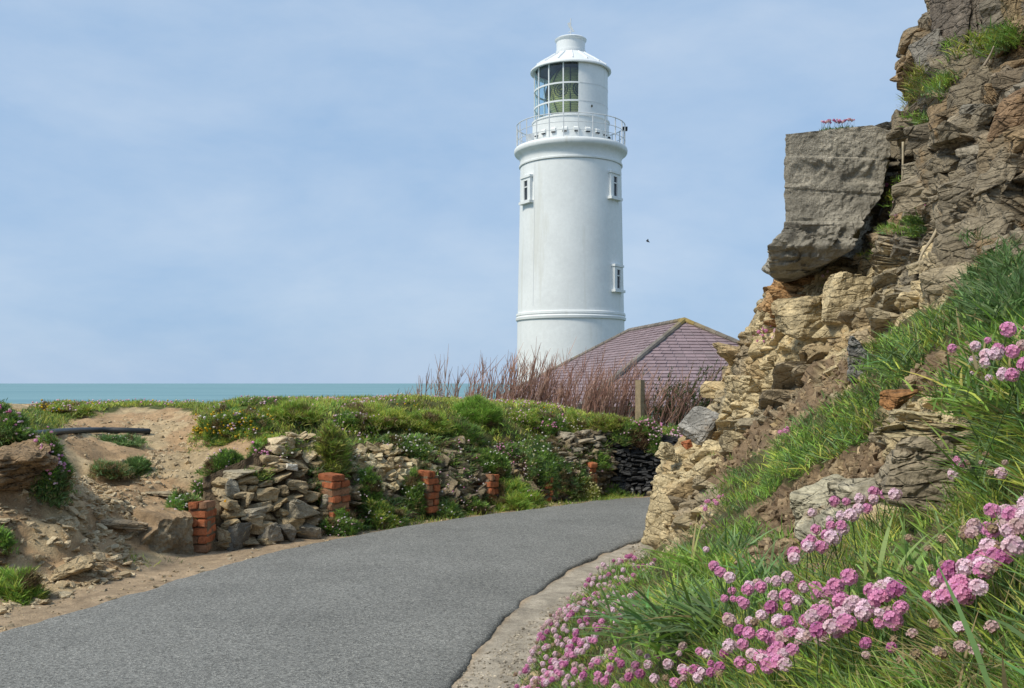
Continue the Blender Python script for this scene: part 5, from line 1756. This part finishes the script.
near_clump('bright pink ribbon of thrift between the verge bed and the big tussock', [(560, 664), (578, 640), (600, 612), (625, 598), (645, 596), (638, 610), (612, 628), (600, 646), (574, 672)], 100, .0195, .06, {'pink': 3, 'pale': 3}, 4.8, leaf=(.03, .07), lw=(.003, .005), nb=8, group='thrift beds along the verge')
near_clump('pale thrift bed along the gravel verge, inner rows behind the outermost ribbon', [(540, 694), (556, 660), (562, 634), (582, 606), (596, 606), (584, 632), (572, 660), (562, 694)], 100, .0185, .065, {'pale': 5, 'pink': 1.5, 'dry': .8}, 4.4, leaf=(.03, .07), lw=(.003, .005), nb=8, group='thrift beds along the verge')
near_clump('pale thrift bed tucked under the outcrop foot, with buff seed heads', [(600, 602), (616, 584), (640, 566), (656, 562), (650, 580), (626, 596), (610, 610)], 80, .019, .055, {'pale': 2, 'pink': 1, 'dry': 1.6}, 4.6, leaf=(.03, .07), lw=(.003, .005), nb=8, group='thrift beds along the verge')
near_clump('sparse pink heads low in front of the big tussock', [(560, 690), (580, 668), (612, 650), (622, 660), (600, 690)], 46, .0155, .05, {'pink': 1, 'pale': 2}, 5, leaf=(.03, .08), lw=(.003, .005), nb=9, group='thrift beds along the verge')
RKG = 'thrift sprigs on the rock face'
near_clump('pink sprig on the ochre edge of the outcrop under the concrete remnant', [(752, 342), (772, 328), (782, 332), (778, 345), (758, 352)], 20, .018, .05, {'pink': 1}, 4, leaf=(.04, .09), lw=(.005, .008), nb=10, group=RKG)
near_clump('two deep pink heads on the brown soil bank', [(782, 436), (796, 432), (794, 442)], 5, .017, .04, {'pink': 1}, 4, leaf=(.03, .05), nb=6, group=RKG)
near_clump('short row of pink heads low on the outcrop, beside the grass band', [(702, 512), (724, 496), (728, 502), (706, 516)], 14, .016, .04, {'pink': 1}, 4, leaf=(.03, .05), lw=(.003, .006), nb=6, group=RKG)
near_clump('small scatter of buds at the foot of the outcrop', [(690, 530), (706, 522), (726, 530), (700, 538)], 10, .013, .04, {'pale': 1, 'dry': 1}, 5, leaf=(.03, .05), lw=(.003, .006), nb=6, group=RKG)
near_clump('hanging row of pale pink heads in the dark hollow right of the remnant', [(894, 190), (902, 188), (900, 222), (892, 224)], 16, .02, .03, {'pale': 1, 'pink': 1}, 4.5, leaf=(.03, .06), lw=(.005, .008), nb=6, group=RKG)
near_clump('few pink heads above the root on the cliff ledge', [(916, 206), (936, 190), (942, 194), (924, 212)], 7, .02, .03, {'pale': 1, 'pink': 1}, 5, leaf=(.03, .05), nb=6, group=RKG)
near_clump('tiny pale heads on the rock ledge just under the concrete remnant', [(816, 280), (842, 276), (842, 284), (820, 287)], 6, .016, .03, {'pale': 1}, 5, leaf=(.03, .06), lw=(.004, .007), nb=8, group=RKG)
near_clump('white campion flower at the right edge of the cliff', [(1010, 274), (1020, 270), (1020, 284), (1012, 286)], 3, .026, .05, {'white': 1}, 5, leaf=(.04, .07), lw=(.005, .008), nb=8, group=RKG, name='campion', cat='campion')

def top_surf(px, py):                         # top of the concrete remnant
    px = np.asarray(px, float)
    p = P(px, 128 + 0 * px - (px - 785) * .07 + 6, 8.32)
    return p, np.broadcast_to(UPV, p.shape)
near_clump('little dusky pink thrift tuft on top of the concrete remnant', [(822, 121), (852, 120), (854, 127), (824, 128)], 26, .014, .05, {'pale': 1, 'pink': .6}, 2.6, surf=top_surf, leaf=(.02, .05), lw=(.004, .006), nb=8, group=RKG)

# roots and stalks dangling on the cliff
def root(label, pts, r, c):
    q = []
    dm = min(float(cl(px, py)[0][1]) for px, py, _ in pts)
    for px, py, off in pts:
        q.append(P(px, py, dm - .1 - off * 1.6))
    q = resample(np.array(q), 14)
    v, f = tube(q, np.linspace(r, r * .45, 14), 5)
    o = obj('bare_root', MB().add(v, f, c), M['twig'], None, True, loc=q[0])
    tag(o, label, 'root', 'bare roots on the rock face')
root('pale root trailing down the cliff from the green ledge', [(940, 224, .14), (932, 240, .14), (921, 254, .14), (918, 268, .14), (909, 276, .1)], .012, (.40, .33, .22))
root('straight pale stalk hanging in the dark hollow by the concrete remnant', [(903, 142, .3), (903, 160, .3), (902, 185, .3), (901, 205, .2)], .011, (.42, .36, .25))
root('short dry twig sticking out under the high grass strip', [(984, 66, .2), (990, 56, .22), (994, 46, .24)], .010, (.36, .30, .22))

# ------------------------------------------------------------------ turf on the left bank and crest (uncountable)
def gsurf(px, py):
    px, py = np.atleast_1d(px), np.atleast_1d(py)
    q = np.array([hit(a, b) for a, b in zip(px, py)])
    return q, np.broadcast_to(norm(np.array([.25, -.45, 1.0])), q.shape)
def turf(mb, poly, bbox, n, nb, L, W, cols, w=None, rad=.04, spread=.5, droop=.3, dry=.06):
    x = rs.uniform(bbox[0], bbox[1], n * 14)
    y = rs.uniform(bbox[2], bbox[3], n * 14)
    z = gz_at(x, y)
    p = np.stack([x, y, z], -1)
    qx, qy = proj(p)
    k = np.where(inpoly(qx, qy, poly) & (polydist(x, y, FOOT) > .12))[0][:n]
    p = p[k]
    cn_ = fbm(p * np.array([.9, .9, .9]), 501, 3)
    c = mixcol(len(p), *cols, w=w) * (1 + .35 * cn_[:, None])
    tufts(mb, p, np.broadcast_to(UPV, p.shape), nb, L, W, np.clip(c, .01, .6), spread, droop, 2, rad, dry=dry)
mb = MB()
CREST = [(195, 412), (205, 396), (720, 390), (720, 452), (600, 452), (420, 458), (340, 455), (300, 440), (250, 442), (214, 432)]
TG = (G_YEL * 1.15, G_FRESH * 1.1, G_YEL + .04, np.array([.26, .21, .07]), G_DARK)
turf(mb, CREST, (-4.6, 4.2, 10, 17.2), 4200, 20, (.035, .085), (.007, .013), TG, (.46, .24, .15, .10, .05), .05)
turf(mb, [(24, 424), (60, 402), (100, 392), (170, 396), (200, 398), (200, 410), (150, 405), (110, 408), (62, 420), (40, 428)], (-9.5, -4.2, 11, 18), 1300, 18, (.03, .075), (.006, .012), (G_YEL, G_YEL * 1.15, G_FRESH), None, .05)
turf(mb, [(-260, 470), (-260, 396), (0, 396), (0, 430), (-60, 445), (-140, 470)], (-13, -5, 8, 16), 1500, 18, (.04, .09), (.006, .012), (G_YEL, G_FRESH, G_DARK), None, .06)
turf(mb, [(0, 425), (30, 410), (60, 402), (70, 420), (30, 440), (0, 445)], (-9, -4.5, 8, 14), 300, 18, (.04, .09), (.006, .012), (G_YEL, G_FRESH, G_DARK), None, .05)
# patchy growth along the foot of the wall and the path
for poly, n in (([(350, 535), (440, 521), (560, 506), (640, 498), (640, 494), (560, 502), (430, 512), (350, 526)], 300), ([(140, 562), (165, 556), (175, 566), (150, 570)], 22), ([(122, 556), (140, 552), (142, 560), (124, 563)], 10)):
    x = rs.uniform(-3.6, 2.2, n * 60); y = rs.uniform(8, 14.6, n * 60)
    p = np.stack([x, y, gz_at(x, y)], -1)
    qx, qy = proj(p)
    p = p[inpoly(qx, qy, poly)][:n]
    if len(p):
        tufts(mb, p, np.broadcast_to(UPV, p.shape), 16, (.03, .09), (.005, .010), mixcol(len(p), G_FRESH, G_DARK, G_YEL), .6, .35, 2, .05)
# plants rooted between the stones and spilling down the wall
def wall_growth(polys, n0, nb, L, W, cols, off=.08):
    for poly in polys:
        n = n0
        q = scatter_np(poly, n)
        yb, yt = np.interp(q[:, 0], WB[:, 0], WB[:, 1]), np.interp(q[:, 0], WB[:, 0], WB[:, 2])
        t = np.clip((yb - q[:, 1]) / (yb - yt), 0, 1.1)
        p = wall_pt(WB, q[:, 0], t)
        nn = wall_n(WB, q[:, 0])
        tufts(mb, p + nn * off * rs.uniform(.3, 1.2, (n, 1)), nn, nb, L, W, mixcol(n, *cols), .6, .5, 2, .04, dry=.1)
wall_growth([[(318, 440), (348, 440), (350, 476), (326, 470)], [(405, 462), (430, 470), (424, 505), (400, 500)], [(352, 500), (400, 500), (405, 524), (350, 532)], [(380, 430), (440, 430), (440, 456), (400, 462)],
             [(455, 445), (500, 440), (500, 470), (462, 470)], [(500, 440), (560, 440), (560, 462), (510, 462)], [(540, 455), (600, 440), (600, 460), (560, 475)], [(432, 500), (480, 492), (480, 512), (432, 518)], [(300, 470), (330, 455), (332, 500), (312, 505)], [(440, 452), (470, 456), (462, 490), (440, 486)], [(548, 460), (575, 462), (572, 490), (552, 495)]], 85, 18, (.04, .10), (.006, .011), (G_FRESH, G_DARK, G_BLUE, np.array([.16, .14, .05])))
wall_growth([[(262, 444), (320, 436), (320, 452), (270, 458)], [(425, 440), (470, 438), (470, 452), (430, 456)], [(240, 470), (262, 470), (262, 482), (240, 482)]], 30, 16, (.03, .08), (.006, .010), (G_FRESH, G_DARK, G_YEL))
tag(obj('turf', mb, M['leaf']), kind='stuff')
# tiny flowers strewn through the turf and over the wall, far too many and too small to count
mb = MB()
v, f = ico(1)
def specks(p, cols, w, r0, r1):
    for q in p:
        c = cols[rs.choice(len(cols), p=w)]
        r_ = rs.uniform(r0, r1)
        mb.add(q + v * r_ * np.array([1, 1, .8]) + UPV * rs.uniform(.02, .07), f, np.clip(c * rs.uniform(.8, 1.15), .02, .92))
x = rs.uniform(-9, 4.2, 30000); y = rs.uniform(9, 17, 30000)
pp = np.stack([x, y, gz_at(x, y)], -1)
qx, qy = proj(pp)
cl_ = fbm(np.stack([x * 1.6, y * 1.6, 0 * x], -1), 520, 3)
k = (inpoly(qx, qy, CREST) | inpoly(qx, qy, [(24, 424), (60, 402), (100, 392), (170, 396), (200, 398), (200, 408), (110, 406), (62, 418)])) & (cl_ > .12) & (polydist(x, y, FOOT) > .3)
specks(pp[k][:1500], (PALEPINK, PINK, WHITE, YEL), (.5, .15, .2, .15), .009, .017)
q = scatter_np([(262, 446), (330, 440), (430, 440), (600, 436), (600, 480), (500, 500), (430, 512), (350, 526), (340, 470), (270, 462)], 420)
yb, yt = np.interp(q[:, 0], WB[:, 0], WB[:, 1]), np.interp(q[:, 0], WB[:, 0], WB[:, 2])
pw = wall_pt(WB, q[:, 0], np.clip((yb - q[:, 1]) / (yb - yt), 0, 1.1)) + wall_n(WB, q[:, 0]) * .14
cw2 = fbm(np.stack([q[:, 0] / 22, q[:, 1] / 16, 0 * q[:, 0]], -1), 522, 3)
specks(pw[cw2 > 0], (PALEPINK, WHITE, PINK, CREAM), (.35, .4, .1, .15), .008, .015)
tag(obj('wild_flowers', mb, M['petal']), kind='stuff')

# ------------------------------------------------------------------ cushions and flowering mounds on the left
def wall_at(px, py, off=.06):
    yb, yt = np.interp(px, WB[:, 0], WB[:, 1]), np.interp(px, WB[:, 0], WB[:, 2])
    t = (yb - py) / (yb - yt)
    n = wall_n(WB, np.array(float(px)))
    return wall_pt(WB, float(px), t) + n * off, norm(n + np.array([0, 0, .7]))
def dw_at(px, py, off=.12):
    yb, yt = np.interp(px, DW[:, 0], DW[:, 1]), np.interp(px, DW[:, 0], DW[:, 2])
    n = wall_n(DW, np.array(float(px)))
    return wall_pt(DW, float(px), (yb - py) / (yb - yt)) + n * off, norm(n + np.array([0, 0, .7]))
def gr_at(px, py, off=0.0):
    return hit(px, py) + UPV * off, norm(np.array([.2, -.35, 1.0]))

def mound(name, label, at, px, py, w, h, cols, fl=(), nb=None, L=(.03, .07), W=(.005, .009), cat='cushion plant', group='flowering cushions on the left bank', depth=None, shape='dome', rad=.013, dry=.04, droop=.3):
    """leafy cushion w x h pixels with small flower heads; fl = [(colour, count), ...]"""
    p, up = at(px, py + h * .5)
    s = p[1] / F
    a, b2 = w * s / 2, h * s
    dp = depth if depth else a * .8
    t = thing(name, label, cat, p, group)
    x = norm(np.cross(np.array([0, 1, 0]), UPV)) if True else 0
    n = 1400 if nb is None else nb
    n = int(max(250, min(2600, w * h * 2.2))) if nb is None else nb
    z = rs.uniform(-.55, 1, n)
    ph = rs.uniform(0, 2 * math.pi, n)
    rr = np.sqrt(np.clip(1 - z * z, 0, 1))
    lump = 1 + .42 * fbm(np.stack([np.cos(ph) * rr * 2.3 + px, np.sin(ph) * rr * 2.3 + py, z * 2.3], -1), 510, 3)
    d = np.stack([np.cos(ph) * rr, np.sin(ph) * rr, z], -1)
    q = p + d * np.array([a, dp, b2]) * lump[:, None] * .88
    nn = norm(d / np.array([a, dp, b2]) * a)
    mb = MB()
    # the woody heart of the cushion
    v, f = ICO4 if w * h > 900 else ICO2
    lv = 1 + .42 * fbm(np.stack([v[:, 0] * 2.3 + px, v[:, 1] * 2.3 + py, v[:, 2] * 2.3], -1), 510, 3)
    mb.add(p + v * np.array([a, dp, b2]) * lv[:, None] * .72, f, np.asarray(cols[0]) * .8)
    c = np.clip(mixcol(n, *cols) * 1.12, .01, .7)
    L0 = np.array(L)
    patch = fbm(q * 7, 515, 2)
    c = c * (1 + .35 * patch[:, None])
    brown = patch < -.45
    c[brown] = np.array([.20, .15, .07]) * rs.uniform(.7, 1.3, (brown.sum(), 1))
    tufts(mb, q, nn, 5, tuple(L0), W, c, .5, droop, 2, .012, dry=dry)
    # straggling runners that tie the cushion into its surroundings
    n3 = max(20, n // 12)
    an = rs.uniform(0, 2 * math.pi, n3)
    q3 = p + np.stack([np.cos(an) * a, np.sin(an) * dp, 0 * an], -1) * rs.uniform(.85, 1.55, (n3, 1)) + np.stack([0 * an, 0 * an, -b2 * rs.uniform(.0, .7, n3)], -1)
    tufts(mb, q3, np.broadcast_to(up, q3.shape), 5, (L0[0] * .6, L0[1] * .8), W, mixcol(n3, *cols), .7, .45, 2, .02, dry=.2)
    obj('leaves', mb, M['leaf'], t)
    for col_f, cnt in fl:
        z = rs.uniform(.0, 1, cnt); ph = rs.uniform(0, 2 * math.pi, cnt) if cnt else []
        ph = np.where(np.sin(ph) > .3, -ph, ph)
        cx_ = rs.normal(0, .5, 2)
        rr = np.sqrt(1 - z * z)
        lump = 1 + .42 * fbm(np.stack([np.cos(ph) * rr * 2.3 + px, np.sin(ph) * rr * 2.3 + py, z * 2.3], -1), 510, 3)
        d = np.stack([np.cos(ph) * rr, np.sin(ph) * rr, z], -1)
        q = p + d * (np.array([a, dp, b2]) * lump[:, None] * .95 + rs.uniform(.01, .05, (cnt, 1)))
        key = tuple(np.round(col_f, 3))
        if key not in SMALL:
            SMALL[key] = []
            for k in range(4):
                mf = MB()
                v, f = ICO1
                vv = v * (1 + rs.normal(0, .16, (len(v), 1)))
                mf.add(vv * np.array([1, 1, .8]), f, np.clip(np.asarray(col_f) * rs.uniform(.75, 1.15) * rs.uniform(.8, 1.15, (len(v), 1)), .02, .9))
                o = obj('small_flower', mf, M['petal'])
                SMALL[key].append(o.data)
                bpy.data.objects.remove(o)
        # heads gather in loose sprays
        gx_ = rs.random(cnt) < .6
        if cnt > 8:
            ctrs = q[rs.integers(0, cnt, max(2, cnt // 10))]
            near = ctrs[rs.integers(0, len(ctrs), cnt)]
            q = np.where(gx_[:, None], q * .45 + near * .55, q)
        for i in range(cnt):
            r_ = rad * rs.uniform(.6, 1.35)
            o = bpy.data.objects.new('flower', SMALL[key][rs.integers(4)])
            link(o, t)
            o.location = Vector(q[i] - p)
            o.scale = (r_, r_, r_)
SMALL = {}
GR, DK, BL, YL = G_FRESH, G_DARK, G_BLUE, G_YEL
mound('thrift_cushion', 'round thrift cushion with lilac pink heads on the brown rock ledge', wall_at if False else (lambda x, y: (P(x, y, 8.45), UPV)), 48, 458, 34, 30, (DK, GR), [(PINK, 90), (PALEPINK, 50)], rad=.016)
mound('thrift_cushion', 'dark green thrift flank hanging below the lilac heads of the ledge', lambda x, y: (P(x, y, 8.4), UPV), 54, 474, 22, 26, (DK, BL), [(PALEPINK, 10)], rad=.014)
mound('thrift_cushion', 'pink topped thrift at the left edge above the brown rock ledge', lambda x, y: (P(x, y, 8.8), UPV), 6, 424, 44, 24, (DK, BL, GR), [(PALEPINK, 34), (DEEP, 14)], rad=.015)
mound('grass_mound', 'bright green grass mound on the verge at the left edge', lambda x, y: (P(x, y, 7.35), UPV), 12, 590, 58, 34, (GR, GR * 1.1, YL), [], L=(.04, .10), cat='grass mound')
mound('grass_mound', 'small green sprig on the dark left ledge', lambda x, y: (P(x, y, 7.75), UPV), 2, 538, 16, 14, (GR, DK), [], cat='grass mound')
mound('vetch_bush', 'big green cushion with yellow vetch and white flowers at the top of the dirt path', gr_at, 234, 421, 62, 30, (GR, YL, DK), [(YEL, 90), (WHITE, 40), (PALEPINK, 16)], rad=.014, cat='vetch')
mound('vetch_bush', 'low yellow vetch spilling on to the dirt at the end of the big cushion', gr_at, 208, 428, 26, 12, (YL, GR), [(YEL, 48)], rad=.015, cat='vetch')
mound('thrift_cushion', 'green cushion with pale buds below the vetch, above the first wall stones', gr_at, 225, 462, 40, 22, (GR, DK), [(PALEPINK, 40)], rad=.011)
mound('thrift_cushion', 'small lilac flowered cushion on the near wall top', gr_at, 262, 463, 24, 26, (DK, GR), [(PINK, 40), (PALEPINK, 24)], rad=.015)
mound('vetch_bush', 'yellow speckled green cushion behind the lilac one', gr_at, 272, 446, 40, 14, (GR, YL), [(YEL, 26)], rad=.011, cat='vetch')
mound('thrift_cushion', 'pale green cushion with white buds sitting on the concrete slab', lambda x, y: (P(x, y, 9.55), UPV), 186, 502, 34, 16, (GR, BL), [(WHITE, 22), (PALEPINK, 8)], rad=.011)
mound('thrift_cushion', 'pinkish mat above the nearest brick pier', gr_at, 206, 487, 26, 12, (DK, GR), [(PALEPINK, 26)], rad=.012)
mound('green_mat', 'flat moss mat on the middle of the dirt path', gr_at, 106, 470, 38, 9, (BL, G_DRY * .7), [], cat='moss mat')
mound('green_mat', 'dark green mat under the rim of the dirt path', gr_at, 136, 465, 30, 10, (DK, DK), [], cat='moss mat')
mound('green_mat', 'thin green mat below the black pipe', gr_at, 118, 439, 44, 7, (BL, DK), [(WHITE, 10)], cat='moss mat', rad=.01)
mound('thrift_cushion', 'white and pink flowered cushion at the foot of the widest brick pier', lambda x, y: (gd(x, 534.0), UPV), 340, 526, 40, 20, (GR, DK), [(PALEPINK, 30), (WHITE, 24)], rad=.011)
mound('grass_drape', 'brownish green grass drape hanging down the wall above the widest brick pier', wall_at, 326, 446, 26, 34, (GR, np.array([.16, .14, .045]), YL), [], cat='grass drape', depth=.22, L=(.05, .11))
mound('green_cushion', 'green cushion on the wall right of the widest brick pier', wall_at, 362, 486, 26, 30, (DK, GR), [(WHITE, 8)], depth=.14, rad=.010)
mound('green_cushion', 'leafy cushion spreading over the road edge in the middle of the wall', wall_at, 378, 514, 46, 24, (GR, DK, YL), [(WHITE, 14), (PALEPINK, 8)], depth=.2, rad=.010)
mound('green_cushion', 'tall green cushion beside the narrow brick pier', wall_at, 408, 488, 20, 32, (GR, DK), [(WHITE, 12)], depth=.14, rad=.010)
mound('thrift_cushion', 'white flowering mat over the yellow stones', wall_at, 398, 444, 54, 16, (BL, GR), [(WHITE, 80), (CREAM, 20)], depth=.16, rad=.011)
mound('green_cushion', 'green foot cushion under the narrow brick pier', wall_at, 440, 512, 34, 16, (GR, BL), [(WHITE, 10)], depth=.14, rad=.010)
mound('green_cushion', 'green foot cushion left of the big grass tuft', wall_at, 468, 506, 30, 18, (GR, DK), [(PALEPINK, 12)], depth=.14, rad=.010)
mound('grass_mound', 'big yellow green grass tuft at the foot of the wall under the brick stub', wall_at, 510, 502, 56, 30, (YL, GR, GR), [(PALEPINK, 16)], depth=.28, L=(.06, .13), cat='grass mound', rad=.011)
mound('green_cushion', 'green cushion with white blooms between the slates', wall_at, 483, 464, 34, 26, (GR, DK), [(WHITE, 26)], depth=.14, rad=.011)
mound('thrift_cushion', 'lilac streak of thrift slanting down the slates', wall_at, 502, 449, 26, 14, (BL, GR), [(PINK, 40), (PALEPINK, 20)], depth=.14, rad=.012)
mound('white_cushion', 'large white flowered cushion bulging from the wall', wall_at, 535, 456, 62, 34, (BL, GR), [(WHITE, 100), (CREAM, 40)], depth=.22, rad=.011)
mound('white_cushion', 'pale pink mat under the large white flowered cushion', wall_at, 522, 470, 24, 14, (BL, GR), [(PALEPINK, 36), (WHITE, 20)], depth=.14, rad=.011)
mound('spurge', 'pale yellow green plant at the road edge below the last brick pier', wall_at, 580, 490, 34, 26, (YL, np.array([.30, .32, .10])), [(CREAM, 80)], depth=.2, rad=.013, cat='spurge')
mound('green_cushion', 'dark green cushion beside the last brick pier', wall_at, 573, 476, 16, 16, (DK, DK), [], depth=.1)
mound('green_cushion', 'low green cushion at the foot of the dark slate wall', wall_at, 604, 493, 34, 12, (GR, DK), [], depth=.16)
mound('green_cushion', 'small green cap on top of the last brick pier', wall_at, 590, 458, 24, 10, (GR, DK), [], depth=.12)
mound('grass_mound', 'vivid green grass hump on the crest of the bank', gr_at, 476, 412, 50, 20, (GR, GR * 1.1), [], L=(.05, .11), cat='grass mound')
mound('grass_mound', 'olive grass hump on the crest left of the vivid one', gr_at, 425, 421, 48, 12, (YL, GR), [], L=(.04, .10), cat='grass mound')
mound('grass_mound', 'dark green hump hanging over the slates', gr_at, 462, 432, 34, 20, (DK, GR), [], L=(.04, .10), cat='grass mound')
mound('grass_mound', 'green hump on the crest behind the near wall', gr_at, 292, 411, 60, 11, (GR, YL), [], L=(.05, .11), cat='grass mound')
mound('grass_mound', 'round yellow green hump on the crest above the yellow stones', gr_at, 372, 414, 66, 12, (YL, YL, GR), [], L=(.04, .09), cat='grass mound')
mound('thrift_cushion', 'dusty pink patch on the crest behind the vetch cushion', gr_at, 268, 405, 58, 10, (DK, GR), [(PALEPINK, 70), (DEEP, 20)], rad=.013)
mound('thrift_cushion', 'scattered pink patch in the middle of the crest', gr_at, 352, 418, 46, 12, (GR, DK), [(PALEPINK, 50), (WHITE, 16)], rad=.012)
mound('thrift_cushion', 'lilac pink thrift on the crest above the white flowered cushion', gr_at, 548, 424, 34, 16, (GR, DK), [(PINK, 36), (PALEPINK, 30)], rad=.014)
mound('thrift_cushion', 'pale flowered mat on the crest left of the lilac thrift', gr_at, 525, 416, 40, 12, (GR, YL), [(PALEPINK, 36), (CREAM, 20)], rad=.012)
mound('thrift_cushion', 'cream flowered hump at the crest before the corner', gr_at, 572, 424, 40, 20, (YL, GR), [(CREAM, 40), (WHITE, 20)], rad=.011)
mound('grass_drape', 'yellow green grass drape over the top corner of the dark slate wall', dw_at, 610, 420, 44, 9, (YL, GR, np.array([.2, .17, .05])), [], cat='grass drape', depth=.2, L=(.04, .08))
mound('thrift_cushion', 'dark green cushion hanging on the dark slate wall', dw_at, 626, 429, 24, 13, (DK, GR), [(PALEPINK, 12)], depth=.2, rad=.011)
mound('thrift_cushion', 'lilac thrift crown on top of the dark slate wall', dw_at, 646, 423, 22, 11, (GR, DK), [(PINK, 50), (PALEPINK, 20)], depth=.2, rad=.015)
mound('thrift_cushion', 'pale pink thrift hanging at the end of the dark slate wall', dw_at, 656, 436, 14, 16, (DK, GR), [(PALEPINK, 46)], depth=.16, rad=.015)
mound('dead_cushion', 'withered brown cushion hanging on the dark slate wall', dw_at, 642, 438, 12, 9, (np.array([.10, .06, .035]), np.array([.14, .09, .05])), [], depth=.12, cat='withered plant')
mound('thrift_cushion', 'dusty pink thrift cushion beyond the dark slate wall, nearest the outcrop', lambda x, y: (P(x, y, 14.9), UPV), 672, 440, 40, 18, (DK, GR), [(PALEPINK, 80), (PINK, 20)], rad=.016)
# pink and yellow specks strewn through the seaward crest
for lab, px, py, w, h, fl in (('thrift patch with pink and yellow flowers on the seaward crest, at its left end', 62, 408, 56, 8, [(PALEPINK, 50), (YEL, 26)]), ('thin pink line of thrift along the seaward crest, at its right end', 140, 400, 64, 5, [(PALEPINK, 60)]), ('green tuft breaking the skyline of the seaward crest', 103, 398, 22, 9, [(PALEPINK, 6)])):
    mound('thrift_cushion', lab, gr_at, px, py, w, h, (YL, GR), fl, rad=.014)
